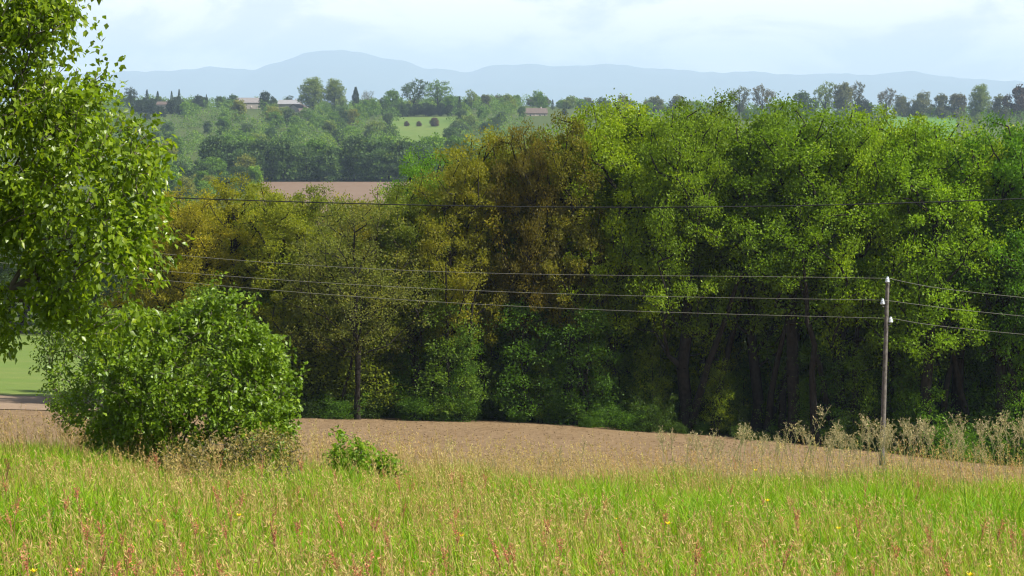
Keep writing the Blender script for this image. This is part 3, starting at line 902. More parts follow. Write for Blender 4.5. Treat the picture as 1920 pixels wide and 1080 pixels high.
def boxv(x0, x1, y0, y1, z0, z1):
    V = np.array([[x, y, z] for z in (z0, z1) for x, y in ((x0, y0), (x1, y0), (x1, y1), (x0, y1))])
    Fq = np.array([[0, 3, 2, 1], [4, 5, 6, 7], [0, 1, 5, 4], [1, 2, 6, 5], [2, 3, 7, 6], [3, 0, 4, 7]])
    return V, Fq

def house(name, px, d, rz, w, dep, wall_h, roof_h, mw, mr, label, cat, nwin=3, zoff=0.0, chim=True):
    x = (px - 960) / F * d
    root = empty(name, (x, d, float(h(x, d)) - 0.4 + zoff), label, cat)
    root.rotation_euler = (0, 0, rz)
    hw, hd = w / 2, dep / 2
    # walls with gables (ridge along local x)
    V = [(-hw, -hd, 0), (hw, -hd, 0), (hw, hd, 0), (-hw, hd, 0), (-hw, -hd, wall_h), (hw, -hd, wall_h), (hw, hd, wall_h), (-hw, hd, wall_h),
         (-hw, 0, wall_h + roof_h - 0.15), (hw, 0, wall_h + roof_h - 0.15)]
    Q = [(0, 1, 5, 4), (2, 3, 7, 6), (1, 2, 6, 5), (3, 0, 4, 7), (4, 8, 7, 7), (5, 6, 9, 9)]
    me = bpy.data.meshes.new('wall')
    me.from_pydata(V, [], [q if q[2] != q[3] else q[:3] for q in Q])
    me.materials.append(mw)
    ow = bpy.data.objects.new('wall', me); COL.objects.link(ow); ow.parent = root
    # roof: two thick slopes with overhang
    oh = 0.5; th = 0.25
    k = roof_h / hd
    vs, fs = [], []
    for s in (-1, 1):
        e = (hd + oh) * s
        ze = wall_h - oh * k
        b = len(vs)
        for xx in (-hw - oh, hw + oh):
            vs += [(xx, e, ze), (xx, e, ze + th), (xx, 0, wall_h + roof_h), (xx, 0, wall_h + roof_h + th)]
        fs += [(b, b + 4, b + 5, b + 1), (b + 1, b + 5, b + 7, b + 3), (b, b + 2, b + 6, b + 4), (b, b + 1, b + 3, b + 2), (b + 4, b + 6, b + 7, b + 5)]
    me = bpy.data.meshes.new('roof'); me.from_pydata(vs, [], fs); me.materials.append(mr)
    orf = bpy.data.objects.new('roof', me); COL.objects.link(orf); orf.parent = root
    if chim:
        V, Fq = boxv(hw * 0.5, hw * 0.5 + 0.8, -0.35, 0.35, wall_h + roof_h * 0.6, wall_h + roof_h + 1.1)
        mesh_np('chimney', V, Fq, mw, orf)
    for i in range(nwin):
        cx = -hw + w * (i + 0.5) / nwin
        if i == nwin // 2:
            V, Fq = boxv(cx - 0.6, cx + 0.6, -hd - 0.06, -hd + 0.1, 0.3, 2.4)
            mesh_np('door', V, Fq, M_shut, root)
        else:
            V, Fq = boxv(cx - 0.6, cx + 0.6, -hd - 0.06, -hd + 0.1, 1.1, 2.5)
            wf = mesh_np('window', V, Fq, M_shut, root)
            V, Fq = boxv(cx - 0.48, cx + 0.48, -hd - 0.09, -hd - 0.05, 1.2, 2.4)
            mesh_np('pane', V, Fq, M_glass, wf)
    return root

house('barn', 466, 1830, R(4), 24, 11, 5.0, 3.6, M_wall2, M_tilep, 'long barn with a pale grey roof on the skyline left of the dark round tree', 'barn', 4, zoff=0.5, chim=False)
house('farmhouse', 545, 1800, R(-6), 17, 9, 5.2, 2.8, M_wall, M_tileg, 'grey roofed house with pale walls beneath the small flat topped dark tree', 'house', 5, zoff=0.8)
house('farmhouse', 560, 1770, R(62), 13, 8, 3.6, 2.4, M_wall, M_tile, 'cream house with a red tiled gable just left of the two tall pale trees', 'house', 4, zoff=0.2)
house('cottage', 572, 1690, R(12), 8, 6, 3.0, 1.8, M_wall, M_tile, 'small white walled house with a red roof below the grey roofed house', 'house', 3)
house('cottage', 309, 1745, R(-8), 9, 7, 3.4, 2.0, M_wall, M_tile, 'pale house with an orange roof half hidden among the dark conifers', 'house', 3, zoff=2.0)
house('farmhouse', 1002, 1640, R(8), 17, 9, 3.4, 3.2, M_wall2, M_tileb, 'long brown roofed house above the rust brown tree tops of the wood', 'house', 5, zoff=-1.2)

# ------------------------------------------------------------------ utility pole and wires
M_pole = plain('weathered_pole_wood', (0.105, 0.096, 0.084), 0.9, 0.1, noise=9, amt=0.35, bump=0.4)
M_porc = plain('white_porcelain', (0.5, 0.55, 0.57), 0.25, 0.6)
M_iron = plain('galvanised_iron', (0.25, 0.25, 0.25), 0.6, 0.4, metallic=0.6)
M_wire = plain('aluminium_wire', (0.25, 0.25, 0.19), 0.65, 0.25)
M_cable = plain('black_cable', (0.012, 0.012, 0.012), 0.6, 0.3)

def polyline_tube(pts, r, sides=6):
    pts = np.asarray(pts, float)
    n = len(pts)
    rad = np.full(n, r) if np.isscalar(r) else np.asarray(r)
    t = unit(np.gradient(pts, axis=0))
    ref = np.array([0, 0, 1.]) if abs(t[0, 2]) < 0.8 else np.array([1., 0, 0])
    u = unit(np.cross(t, ref)); v = np.cross(t, u)
    th = np.linspace(0, 2 * np.pi, sides, endpoint=False)
    V = (pts[:, None] + rad[:, None, None] * (u[:, None] * np.cos(th)[None, :, None] + v[:, None] * np.sin(th)[None, :, None])).reshape(-1, 3)
    idx = np.arange(n * sides).reshape(n, sides)
    nx = np.roll(idx, -1, 1)
    Fq = np.stack([idx[:-1], nx[:-1], nx[1:], idx[1:]], -1).reshape(-1, 4)
    return V, Fq

DP = 75.0
bx = at(1653, 890, DP); tx = at(1664, 534, DP)
bx[2] = float(h(bx[0], DP)) - 0.2
pole = empty('utility_pole', tuple(bx), 'weathered wooden utility pole with three white insulators standing in front of the wood', 'utility pole')
tloc = tx - bx
tt = np.linspace(0, 1, 9)
V, Fq = polyline_tube(np.c_[tloc[0] * tt, tloc[1] * tt, tloc[2] * tt], np.linspace(0.092, 0.062, 9), 12)
sh = mesh_np('shaft', V, Fq, M_pole, pole, smooth=True)
V, Fq = polyline_tube(np.array([tloc, tloc + [0.001, 0, 0.05], tloc + [0.001, 0, 0.07]]), [0.062, 0.058, 0.004], 12)
mesh_np('cap', V, Fq, M_pole, pole, smooth=True)
INS = [(1664, 531), (1655, 566), (1670, 600)]
anchors = []
for i, (ipx, ipy) in enumerate(INS):
    c = at(ipx, ipy, DP - (0.0 if i == 0 else 0.02)) - bx
    if i == 0:
        c = tloc + np.array([0, 0, 0.16])
    # bell profile insulator on its pin
    prof = [(-0.085, 0.03), (-0.08, 0.075), (-0.03, 0.08), (-0.01, 0.05), (0.015, 0.068), (0.05, 0.05), (0.06, 0.028), (0.075, 0.04), (0.10, 0.03), (0.105, 0.003)]
    V, Fq = polyline_tube(np.array([c + [0, 0, p[0]] for p in prof]), [p[1] for p in prof], 12)
    io = mesh_np('insulator', V, Fq, M_porc, pole, smooth=True)
    zz = (c[2]) / tloc[2]
    ax_ = tloc * min(zz, 1.0)
    if i == 0:
        bp = [tloc + [0, 0, -0.05], c + [0, 0, -0.04]]
    else:
        bp = [np.array([ax_[0], ax_[1], c[2] - 0.16]), np.array([c[0], c[1], c[2] - 0.15]), c + [0, 0, -0.04]]
    V, Fq = polyline_tube(np.array(bp), 0.016, 6)
    mesh_np('bracket', V, Fq, M_iron, pole)
    anchors.append(bx + c + np.array([0, 0, 0.065]))

def wire(name, pts_px, r, material, label, group, cat, n=40):
    """smooth hanging line through world points"""
    P = np.array(pts_px)
    t = np.linspace(0, 1, len(P)); tq = np.linspace(0, 1, n)
    # quadratic / cubic fit per coordinate
    deg = min(3, len(P) - 1)
    Q = np.stack([np.polyval(np.polyfit(t, P[:, k], deg), tq) for k in range(3)], 1)
    V, Fq = polyline_tube(Q, r, 6)
    return tag(mesh_np(name, V, Fq, material, smooth=True), label, cat, group)

def along(pxs, pys, d0, d1, px0, px1):
    return [at(px, py, d0 + (d1 - d0) * (px - px0) / (px1 - px0)) for px, py in zip(pxs, pys)]

WG = 'bare wires carried by the utility pole'
names = ['top', 'middle', 'lowest']
left = [([-300, 300, 700, 1200], [405, 476, 501, 520]), ([-300, 265, 730, 1200], [447, 505, 536, 556]), ([-300, 265, 740, 1200], [455, 523, 558, 586])]
right = [([1760, 1920, 2300], [540, 558, 596]), ([1760, 1920, 2300], [576, 593, 628]), ([1760, 1920, 2300], [611, 627, 662])]
for i in range(3):
    pts = along(*left[i], 104, DP, -300, 1664) + [anchors[i]]
    wire('power_line', pts, 0.0075, M_wire, f'{names[i]} of the three bare wires running left from the utility pole', WG, 'wire')
    pts = [anchors[i]] + along(*right[i], DP, 68, 1664, 2300)
    wire('power_line', pts, 0.0075, M_wire, f'{names[i]} of the three bare wires running right from the utility pole', WG, 'wire')
pts = along([-500, 205, 800, 1300, 1920, 2600], [338, 366, 385, 388, 373, 335], 33, 31, -500, 2600)
wire('overhead_cable', pts, 0.0085, M_cable, 'black overhead cable crossing the whole picture in front of the tree tops', None, 'cable', 60)

# ------------------------------------------------------------------ near leafy tree (left) and bush
def inside(poly, x, y):
    c = np.zeros(len(x), bool)
    n = len(poly)
    for i in range(n):
        x1, y1 = poly[i]; x2, y2 = poly[(i + 1) % n]
        cond = (y1 > y) != (y2 > y)
        xi = (x2 - x1) * (y - y1) / (y2 - y1 + 1e-12) + x1
        c ^= cond & (x < xi)
    return c

def edge_dist(poly, x, y):
    d = np.full(len(x), 1e9)
    P = np.array(poly, float)
    for i in range(len(P)):
        a, b = P[i], P[(i + 1) % len(P)]
        ab = b - a
        t = np.clip(((x - a[0]) * ab[0] + (y - a[1]) * ab[1]) / (ab @ ab + 1e-9), 0, 1)
        d = np.minimum(d, np.hypot(x - a[0] - t * ab[0], y - a[1] - t * ab[1]))
    return d

def volume_points(polys, D, n, rng, depth_px, margin=0):
    """points inside a rounded body whose outline from the front is the polygon"""
    out = []
    allp = np.concatenate([np.array(p, float) for p in polys])
    x0, y0 = allp.min(0); x1, y1 = allp.max(0)
    while sum(len(o) for o in out) < n:
        x = rng.uniform(x0, x1, 4000); y = rng.uniform(y0, y1, 4000)
        for poly in polys:
            ok = inside(poly, x, y)
            xx, yy = x[ok], y[ok]
            lay = (np.sin(xx / 37 + 1.3 * np.sin(yy / 51)) + np.sin(yy / 29 + 1.7 * np.sin(xx / 43)) + 0.8 * np.sin((xx + yy) / 17)) / 2.8
            ok2 = rng.uniform(0, 1, len(xx)) < np.clip(0.58 + 0.95 * lay, 0.06, 1)
            xx, yy = xx[ok2], yy[ok2]
            xx = xx + rng.normal(0, 5, len(xx)); yy = yy + rng.normal(0, 5, len(yy))
            e = edge_dist(poly, xx, yy)
            half = depth_px * np.sqrt(np.clip(1 - (1 - np.clip(e / depth_px, 0, 1)) ** 2, 0.01, 1))
            dz = rng.uniform(-1, 1, len(xx)) * half * D / F
            out.append(np.array([at(a, b, D + c) for a, b, c in zip(xx[:1500], yy[:1500], dz[:1500])]))
    P = np.concatenate(out)
    return P[rng.permutation(len(P))[:n]]

def leafy(name, label, cat, polys, D, npts, per, L, W, material, trunk, rtr, seed, depth_px, twig=0.3, bark=M_bark_pale, hang=0.5, group=None, fold=0.12, shoots=0):
    rng = np.random.default_rng(seed)
    pts = volume_points(polys, D, npts, rng, depth_px)
    ext = []
    for k in range(shoots):                  # single shoots standing out of the outline
        P0 = np.array(polys[0], float); cen = P0.mean(0)
        i_ = rng.integers(len(P0)); q = P0[i_]
        if q[1] > cen[1] + 40: continue
        o_ = (q - cen) / np.linalg.norm(q - cen) + np.array([0, -0.35])
        ln = rng.uniform(8, 30); dd = D + rng.uniform(-0.5, 0.5)
        for t in (0.1, 0.4, 0.7, 1.0):
            ext.append(at(q[0] + o_[0] * ln * t + rng.normal(0, 3), q[1] + o_[1] * ln * t, dd))
    if ext:
        pts = np.concatenate([pts, np.array(ext)])
    base = np.array(trunk[0], float)
    root = empty(name, tuple(base), label, cat, group)
    P, par, rad = grow(pts - base, [np.array(t, float) - base for t in trunk], rtr, rng, 0.0035, 0.25, 0.05, 0.5)
    V, Fq = tubes(P, par, rad, 5)
    mesh_np('trunk', V, Fq, bark, root, smooth=True)
    # each point carries a short drooping twig with leaves along it
    n = len(pts)
    td = unit(rng.normal(0, 1, (n, 3)) + np.array([[0.2, -0.3, -hang]]))
    t = rng.uniform(0, 1, (n, per))
    C = (pts - base)[:, None] + td[:, None] * (t * twig)[:, :, None] + rng.normal(0, 0.035, (n, per, 3))
    C = C.reshape(-1, 3)
    out = np.repeat(td, per, 0)
    v = np.clip(rng.uniform(0, 1, len(C)) * 0.8 + np.repeat(rng.uniform(0, 0.25, n), per), 0, 1)
    make_leaves('crown', C, rng, L, W, material, root, up=0.5, fold=fold, droop=0.12, out=out * 0.6, hang=hang, v=v)
    return root

DT = 21.0
tree_poly = [(-420, -420), (40, -420), (110, -260), (150, -90), (158, 0), (160, 45), (118, 80), (100, 105), (140, 100), (150, 125), (200, 128), (212, 165), (228, 190), (238, 232),
             (285, 250), (300, 300), (305, 335), (275, 360), (272, 420), (285, 440), (272, 480), (262, 540), (285, 575), (270, 610), (240, 605), (205, 630), (165, 625), (130, 590),
             (100, 600), (82, 560), (60, 500), (30, 455), (0, 440), (-60, 470), (-200, 520), (-420, 480)]
drop_poly = [(-60, 540), (10, 545), (22, 570), (10, 600), (18, 640), (-10, 645), (-70, 600)]
gx = at(-230, 0, DT)[0]
gz = float(h(gx, DT))
trunk_pts = [np.array([gx + 0.25 * math.sin(3 * t), DT + 0.2 * t, gz - 0.2 + t * 4.9]) for t in np.linspace(0, 1, 9)]
leafy('leafy_tree', 'glossy bright green leafy tree filling the left edge in the foreground', 'tree', [tree_poly, drop_poly], DT, 4200, 16,
      0.066, 0.043, M_pear, trunk_pts, 0.11, 7, 190, 0.30)

DB = 31.0
bush_poly = [(150, 650), (180, 628), (205, 605), (238, 612), (262, 588), (284, 606), (300, 582), (318, 600), (335, 574), (356, 592), (372, 568), (390, 584), (405, 554), (420, 578), (440, 566), (455, 592), (478, 580), (484, 614), (505, 606), (500, 636), (522, 640), (520, 668), (550, 672), (540, 704), (570, 708), (556, 738), (572, 752),
             (560, 780), (565, 830), (540, 890), (420, 900), (330, 905), (230, 900), (190, 835), (165, 800), (130, 760), (120, 700)]
bush_poly = [(330 + (x - 330) * (0.90 if x > 330 else 1.0), 720 + (y - 720) * (0.95 if y < 720 else 1.0)) for x, y in bush_poly]
bxp = at(320, 900, DB); bzz = float(h(bxp[0], DB))
bt = [np.array([bxp[0] + 0.05 * t, DB, bzz - 0.1 + t * 0.8]) for t in np.linspace(0, 1, 5)]
leafy('leafy_bush', 'dense dark green bush standing in the meadow grass in front of the wood', 'bush', [bush_poly], DB, 2300, 16,
      0.066, 0.042, M_bush, bt, 0.06, 17, 170, 0.17, hang=0.1, shoots=44)
DB2 = 34.0
b2_poly = [(72, 620), (110, 585), (160, 575), (215, 590), (240, 640), (240, 900), (190, 900), (140, 800), (95, 775), (85, 720), (78, 680)]
b2x = at(170, 800, DB2); b2z = float(h(b2x[0], DB2))
bt2 = [np.array([b2x[0], DB2, b2z - 0.1 + t * 0.8]) for t in np.linspace(0, 1, 5)]
leafy('leafy_bush', 'darker small leaved bush behind the left side of the dense bush', 'bush', [b2_poly], DB2, 700, 18,
      0.05, 0.03, M_bush, bt2, 0.04, 27, 80, 0.2, hang=0.0)

# leafy weed at the meadow edge
DW = 30.0
w_poly = [(615, 822), (632, 812), (655, 815), (668, 830), (690, 850), (730, 862), (745, 885), (700, 895), (640, 890), (620, 860)]
wx = at(672, 890, DW); wz = float(h(wx[0], DW))
M_weed = foliage('weed_leaf', 0.7, 1.3, trans=0.45, rough=0.45, spec=0.3, own=(0.14, 0.24, 0.018))
wt = [np.array([wx[0], DW, wz - 0.05 + t * 0.35]) for t in np.linspace(0, 1, 4)]
leafy('leafy_weed', 'bright yellow green leafy weed clump at the edge of the ploughed field', 'plant', [w_poly], DW, 170, 12,
      0.07, 0.045, M_weed, wt, 0.015, 31, 60, 0.1, hang=-0.4)
M_dry = foliage('dry_weed_leaf', 0.6, 1.4, trans=0.35, own=(0.20, 0.17, 0.06))
d_poly = [(300, 850), (380, 822), (440, 812), (500, 816), (556, 822), (566, 880), (560, 940), (300, 940)]
dx_ = at(440, 940, 27.5); dz_ = float(h(dx_[0], 27.5))
dt = [np.array([dx_[0], 27.5, dz_ - 0.05 + t * 0.3]) for t in np.linspace(0, 1, 4)]
leafy('dry_weed', 'tangled olive brown weeds under the right side of the dense bush', 'plant', [d_poly], 27.5, 420, 10,
      0.045, 0.02, M_dry, dt, 0.012, 33, 60, 0.12, hang=-0.5)

# ------------------------------------------------------------------ meadow grass
def patch(x, y, s, seed):
    r = np.random.default_rng(seed)
    a = 0
    for i in range(6):
        k = r.normal(0, 1, 2) * s * (1 + 0.5 * i)
        a = a + np.sin(k[0] * x + k[1] * y + r.uniform(0, 6.28)) / (1 + 0.45 * i)
    return a / 2.2

def scatter(n, rng, d0=11.0, d1=34.6):
    out = []
    while sum(len(o) for o in out) < n:
        y = rng.uniform(d0, d1, n); x = rng.uniform(-10.5, 10.5, n)
        ok = np.abs(x) < 0.2217 * y * 1.03 + 1.6
        out.append(np.c_[x, y][ok])
    return np.concatenate(out)[:n]

def ribbons(B, D, H, W, bend, az, rng):
    """two-quad curved ribbons from base points B, lean direction D (unit 2D), facing az"""
    n = len(B)
    side = np.c_[np.cos(az), np.sin(az), np.zeros(n)]
    lean = np.c_[D, np.zeros(n)]
    up = np.array([[0, 0, 1.]])
    p0 = B
    p1 = B + up * (H * 0.55)[:, None] + lean * (H * bend * 0.30)[:, None]
    p2 = B + up * (H * (1 - 0.35 * bend))[:, None] + lean * (H * bend)[:, None]
    w = W[:, None]
    V = np.stack([p0 - side * w * 0.5, p0 + side * w * 0.5, p1 - side * w * 0.42, p1 + side * w * 0.42, p2 - side * w * 0.06, p2 + side * w * 0.06], 1).reshape(-1, 3)
    b = np.arange(n)[:, None] * 6
    Fq = np.concatenate([b + np.array([[0, 1, 3, 2]]), b + np.array([[2, 3, 5, 4]])], 1).reshape(-1, 4)
    return V, Fq, p2

def meadow():
    rng = np.random.default_rng(99)
    # green blades
    n = 230000
    xy = scatter(n, rng)
    g = patch(xy[:, 0], xy[:, 1], 0.9, 1)
    band = np.exp(-((xy[:, 1] - 25) / 5.0) ** 2)             # lush strip
    lush = np.clip(0.34 + 0.5 * g + 0.65 * band * np.clip(0.5 + xy[:, 0] / 5, 0, 1.2), 0, 1)
    B = np.c_[xy, h(xy[:, 0], xy[:, 1]) - 0.02]
    H = rng.uniform(0.22, 0.52, n) * (0.8 + 0.45 * lush) * (0.8 + 0.35 * np.clip(patch(xy[:, 0], xy[:, 1], 3.2, 4), -1, 1))
    th = rng.uniform(0, 6.283, n)
    V, Fq, _ = ribbons(B, np.c_[np.cos(th), np.sin(th)], H, rng.uniform(0.007, 0.015, n), rng.uniform(0.1, 0.75, n), rng.uniform(0, 6.283, n), rng)
    u = rng.uniform(0, 1, n)[:, None]
    green = np.array([[0.10, 0.24, 0.007]]) * (1 - u) + np.array([[0.25, 0.35, 0.009]]) * u
    straw = np.array([[0.33, 0.275, 0.07]]) * (1 - u) + np.array([[0.26, 0.27, 0.025]]) * u
    pick = (rng.uniform(0, 1, n) < 0.04 + 0.46 * (1 - lush))[:, None]
    col = np.where(pick, straw, green)
    o = mesh_np('grass', V, Fq, M_grass)
    face_col(o, 'tint', np.repeat(col, 2, 0))
    tag(o, 'tall green and yellow meadow grass covering the foreground', 'grass', None, 'stuff')
    # flowering stems
    n = 17000
    xy = scatter(n, rng)
    g = patch(xy[:, 0], xy[:, 1], 0.9, 1)
    keep = rng.uniform(0, 1, n) < np.clip(0.55 - 0.5 * g - 0.35 * np.exp(-((xy[:, 1] - 25) / 5.0) ** 2) * np.clip(0.5 + xy[:, 0] / 5, 0, 1.2), 0.06, 1)
    xy = xy[keep]
    xy = np.concatenate([xy, scatter(2600, rng, 30.0, 36.0)]); n = len(xy)
    B = np.c_[xy, h(xy[:, 0], xy[:, 1]) - 0.02]
    H = rng.uniform(0.36, 0.66, n) * np.where(xy[:, 1] > 29, rng.uniform(0.9, 1.5, n), 1)
    th = rng.normal(2.8, 1.0, n)
    D = np.c_[np.cos(th), np.sin(th)]
    bend = rng.uniform(0.05, 0.4, n)
    V, Fq, tip = ribbons(B, D, H, rng.uniform(0.004, 0.006, n), bend, rng.normal(0, 0.9, n), rng)
    u = rng.uniform(0, 1, n)[:, None]
    col = np.array([[0.37, 0.31, 0.11]]) * (1 - u) + np.array([[0.31, 0.20, 0.08]]) * u
    redp = np.clip(0.5 + 0.9 * patch(xy[:, 0], xy[:, 1], 1.7, 9), 0, 1)[:, None] * (rng.uniform(0, 1, n) < 0.55)[:, None]
    col = col * (1 - 0.45 * redp) + np.array([[0.34, 0.17, 0.075]]) * 0.45 * redp
    cols = [np.repeat(col, 2, 0)]
    # panicles: loose little spikelets round the top of each stem
    k = 9
    t = rng.uniform(0, 1, (n, k))
    L = (0.11 + 0.08 * rng.uniform(0, 1, n))[:, None]
    ax = unit(np.c_[D * (bend * 1.2)[:, None], np.ones(n)])
    C = tip[:, None] + ax[:, None] * ((t - 0.75) * L)[:, :, None]
    dirs = unit(rng.normal(0, 0.7, (n, k, 3)) + ax[:, None] * 1.1 + np.array([0, 0, -0.1]))
    nr = unit(rng.normal(0, 1, (n * k, 3)))
    V2, F2, _ = leaf_geo(C.reshape(-1, 3), dirs.reshape(-1, 3), nr, rng.uniform(0.025, 0.05, n * k), rng.uniform(0.005, 0.010, n * k))
    Vall = np.concatenate([V, V2]); Fall = np.concatenate([Fq, F2 + len(V)])
    c2 = np.repeat(col * 1.15, k, 0) * rng.uniform(0.75, 1.25, (n * k, 1))
    o = mesh_np('flowering_grass', Vall, Fall, M_grass)
    face_col(o, 'tint', np.concatenate(cols + [c2]))
    tag(o, 'straw coloured flowering grass stems rising over the green meadow', 'grass', None, 'stuff')
meadow()

# ---- countable plants of the meadow
M_sorrel = foliage('sorrel_seed', 0.6, 1.4, trans=0.3, own=(0.47, 0.205, 0.11), warm=(1.15, 0.8, 0.75), tcol=(1.2, 1.0, 0.9))
M_stem = plain('red_green_stem', (0.20, 0.13, 0.05), 0.7, 0.2)
M_gstem = plain('green_stem', (0.16, 0.19, 0.06), 0.7, 0.2)
M_seed = foliage('pale_seed', 0.7, 1.3, trans=0.35, own=(0.34, 0.29, 0.15), warm=(1.1, 1, 0.85), tcol=(1.1, 1.1, 0.9))
M_petal = foliage('yellow_petal', 0.9, 1.1, trans=0.3, own=(0.75, 0.55, 0.01), warm=(1, 1, 1), tcol=(1.1, 1, 0.6))

def spike(name, headname, H, hl, hr, nb, L, W, mstem, mhead, seed, label, cat, group, bend=0.12, branch=4):
    rng = np.random.default_rng(seed)
    t = np.linspace(0, 1, 8)
    P = np.c_[bend * H * t ** 2, 0.02 * np.sin(5 * t), H * t]
    V, Fq = polyline_tube(P, np.linspace(0.004, 0.0016, 8), 5)
    root = mesh_np(name, V, Fq, mstem, smooth=True)
    tag(root, label, cat, group)
    # branches of the head
    Cs, Ds, bV, bF = [], [], [], []
    for b in range(branch + 1):
        t0 = 1 - hl / H * (0.0 if b == 0 else rng.uniform(0.25, 0.95))
        st = np.array([bend * H * t0 ** 2, 0, H * t0])
        if b == 0:
            st = np.array([bend * H * (1 - hl / H) ** 2, 0, H - hl]); en = P[-1] + [0.01, 0, 0.02]
        else:
            a = rng.uniform(0, 6.28)
            en = st + np.array([math.cos(a) * hr, math.sin(a) * hr, hl * rng.uniform(0.25, 0.45)])
        tv, tf = polyline_tube(np.array([st, (st + en) / 2 + [0, 0, 0.004], en]), [0.0016, 0.0013, 0.001], 4)
        bF.append(tf + sum(len(q) for q in bV)); bV.append(tv)
        s = rng.uniform(0, 1, nb // (branch + 1)) ** 0.8
        Cs.append(st + (en - st) * s[:, None] + rng.normal(0, 0.006, (len(s), 3)))
        Ds.append(np.repeat(unit(en - st)[None], len(s), 0))
    C = np.concatenate(Cs); D = unit(np.concatenate(Ds) + rng.normal(0, 0.7, (len(C), 3)))
    V, Fa, k = leaf_geo(C, D, unit(rng.normal(0, 1, (len(C), 3))), L * rng.uniform(0.7, 1.3, len(C)), W * rng.uniform(0.7, 1.3, len(C)))
    bV = np.concatenate(bV); bF = np.concatenate(bF)
    o = mesh_np(headname, np.concatenate([V, bV]), np.concatenate([Fa, bF + len(V)]), mhead, root)
    face_attr(o, 'v', np.r_[rng.uniform(0, 1, len(C)), np.full(len(bF), 0.3)])
    return root

def spot(px, py, Hh, dmin=11.5, dmax=34.0):
    """distance at which a plant of height Hh growing on the ground has its tip at photo point (px, py)"""
    ds = np.linspace(dmin, dmax, 400)
    best, bd = 1e9, dmin
    for d in ds:
        p = at(px, py, d)
        e = abs(p[2] - Hh - float(h(p[0], d)))
        if e < best: best, bd = e, d
    p = at(px, py, bd)
    return p[0], bd, float(h(p[0], bd)) - 0.02

SG = 'red sorrel spikes scattered through the meadow'
sor = [spike('sorrel_plant', 'flower_head', 0.60, 0.22, 0.030, 120, 0.013, 0.008, M_stem, M_sorrel, 201 + i, None, 'plant', SG, 0.10 + 0.05 * i) for i in range(3)]
sk = [children(o) for o in sor]
sor_px = [(150, 825), (195, 812), (268, 850), (300, 845), (405, 850), (492, 860), (8, 855), (322, 925), (165, 965), (350, 1005), (372, 945), (520, 960), (568, 965), (1000, 890), (1140, 875), (1378, 835),
          (1872, 890), (1340, 905), (885, 970), (757, 1040), (660, 950), (770, 900), (1340, 960), (1300, 1000), (1610, 965), (1690, 990), (60, 1010), (215, 1040), (1740, 1000), (1450, 1010), (690, 1020), (1150, 1040),
          (1085, 945), (950, 1010), (440, 905), (240, 985), (1500, 945), (1560, 1045), (1860, 960), (1905, 985), (120, 905), (640, 870), (1230, 930), (830, 945), (590, 1030), (420, 1040), (1640, 1040), (30, 950), (1040, 1000), (1405, 1050),
          (700, 960), (280, 1050), (910, 1050), (1800, 1030), (555, 905), (1180, 985)]
rs = random.Random(8)
for _ in range(80):
    sor_px.append((rs.uniform(-20, 1940), rs.uniform(850, 1075)))
first = [True] * 3
def put(protos, kids, i, px, py, Hh, label, group, cat='plant', sc_=1.0):
    k = i % len(protos)
    if group == PG:
        d = rs.uniform(30.0, 34.5)
        p = at(px, py, d); x = p[0]; z = float(h(x, d)) - 0.02
        sc_ = min(1.4, max(0.5, (p[2] - z) / Hh))
    else:
        x, d, z = spot(px, py, Hh * sc_)
    s = (sc_, sc_, sc_)
    key = (id(protos), k)
    if key not in USED:
        USED.add(key)
        o = protos[k]
        o.location = (x, d, z); o.rotation_euler = (0, 0, rs.uniform(0, 6.28)); o.scale = s
        tag(o, label, cat, group)
        return o
    return dup(protos[k], kids[k], (x, d, z), rs.uniform(0, 6.28), s, None, label, group, cat)
PG = 'tall pale grass plumes along the meadow edge'
for i, (px, py) in enumerate(sor_px):
    lab = 'rust red sorrel spike rising from the meadow grass'
    put(sor, sk, i, px, py, 0.62, lab, SG, sc_=rs.uniform(0.6, 1.05))

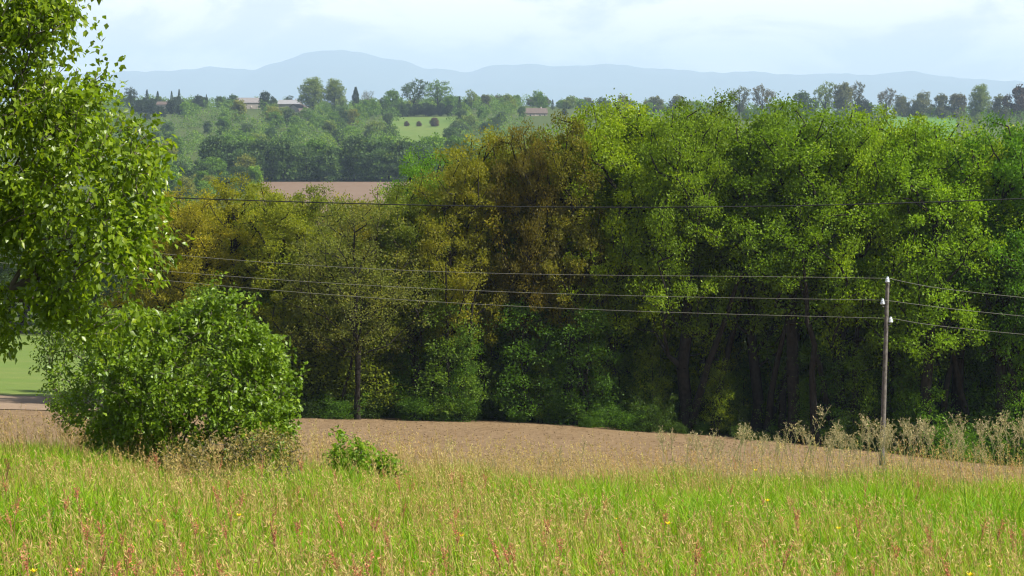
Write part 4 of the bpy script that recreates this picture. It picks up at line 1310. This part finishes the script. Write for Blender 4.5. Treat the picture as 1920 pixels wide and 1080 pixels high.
PG = 'tall pale grass plumes along the meadow edge'
plu = [spike('grass_plume', 'seed_head', 0.95, 0.28, 0.06, 96, 0.028, 0.0085, M_gstem, M_seed, 301 + i, None, 'grass', PG, 0.10 + 0.10 * i, 7) for i in range(3)]
pk = [children(o) for o in plu]
plu_px = []
for i in range(78):
    px = rs.uniform(1230, 1935) if i < 60 else rs.uniform(600, 1230)
    py = np.interp(px, [600, 1000, 1290, 1400, 1500, 1620, 1700, 1800, 1935], [815, 830, 815, 800, 785, 790, 792, 795, 772]) + rs.uniform(-6, 60)
    plu_px.append((px, py))
plu_px += [(1250 + 11 * i_, 812 - 0.05 * i_ * 11 + rs.uniform(-14, 22)) for i_ in range(62)]
plu_px += [(1500, 748), (1610, 772), (1655, 790), (1690, 788), (1715, 785), (1760, 790), (1848, 775), (1895, 770), (1875, 785), (1640, 795), (1705, 800)]
for i, (px, py) in enumerate(plu_px):
    put(plu, pk, i, px, py, 0.97, 'pale buff grass plume standing up against the field and dark wood', PG, 'grass', rs.uniform(0.8, 1.15))

BG = 'yellow buttercups in the meadow'
def buttercup():
    V, Fq = polyline_tube(np.array([[0, 0, 0], [0.01, 0, 0.2], [0.03, 0, 0.42]]), [0.003, 0.002, 0.0015], 5)
    root = mesh_np('buttercup', V, Fq, M_gstem, smooth=True)
    vs, fs = [], []
    for i in range(5):
        a = i * 2 * math.pi / 5
        c, s = math.cos(a), math.sin(a); c2, s2 = -s, c
        b = len(vs)
        vs += [(0.03, 0, 0.42), (0.03 + 0.012 * c + 0.009 * c2, 0.012 * s + 0.009 * s2, 0.428), (0.03 + 0.022 * c, 0.022 * s, 0.438), (0.03 + 0.012 * c - 0.009 * c2, 0.012 * s - 0.009 * s2, 0.428)]
        fs.append((b, b + 1, b + 2, b + 3))
    o = mesh_np('petals', np.array(vs), np.array(fs), M_petal, root)
    face_attr(o, 'v', np.full(5, 0.5))
    return root
bc = [buttercup()]
bk = [children(bc[0])]
for i, (px, py) in enumerate([(75, 1062), (138, 1063), (1422, 878), (1505, 880), (1850, 1055), (1818, 1072), (1160, 968), (1440, 935), (1260, 975), (440, 960), (300, 970), (870, 1000), (1565, 985)]):
    put(bc, bk, i, px, py, 0.43, 'small yellow buttercup flower among the meadow grass', BG, 'flower', rs.uniform(0.9, 1.3))

# ------------------------------------------------------------------ haze
V, Fq = boxv(-19000, 19000, -150, 33500, -61.5, 760)
hz_m, hn, hl_ = mat('haze_air')
ho = hn.new('ShaderNodeOutputMaterial')
hv = hn.new('ShaderNodeVolumePrincipled')
hv.inputs['Color'].default_value = (0.59, 0.79, 1.0, 1)
hv.inputs['Density'].default_value = 0.000070
hv.inputs['Anisotropy'].default_value = 0.0
hl_.new(hv.outputs['Volume'], ho.inputs['Volume'])
hz = mesh_np('haze', V, Fq, hz_m)
hz['kind'] = 'stuff'
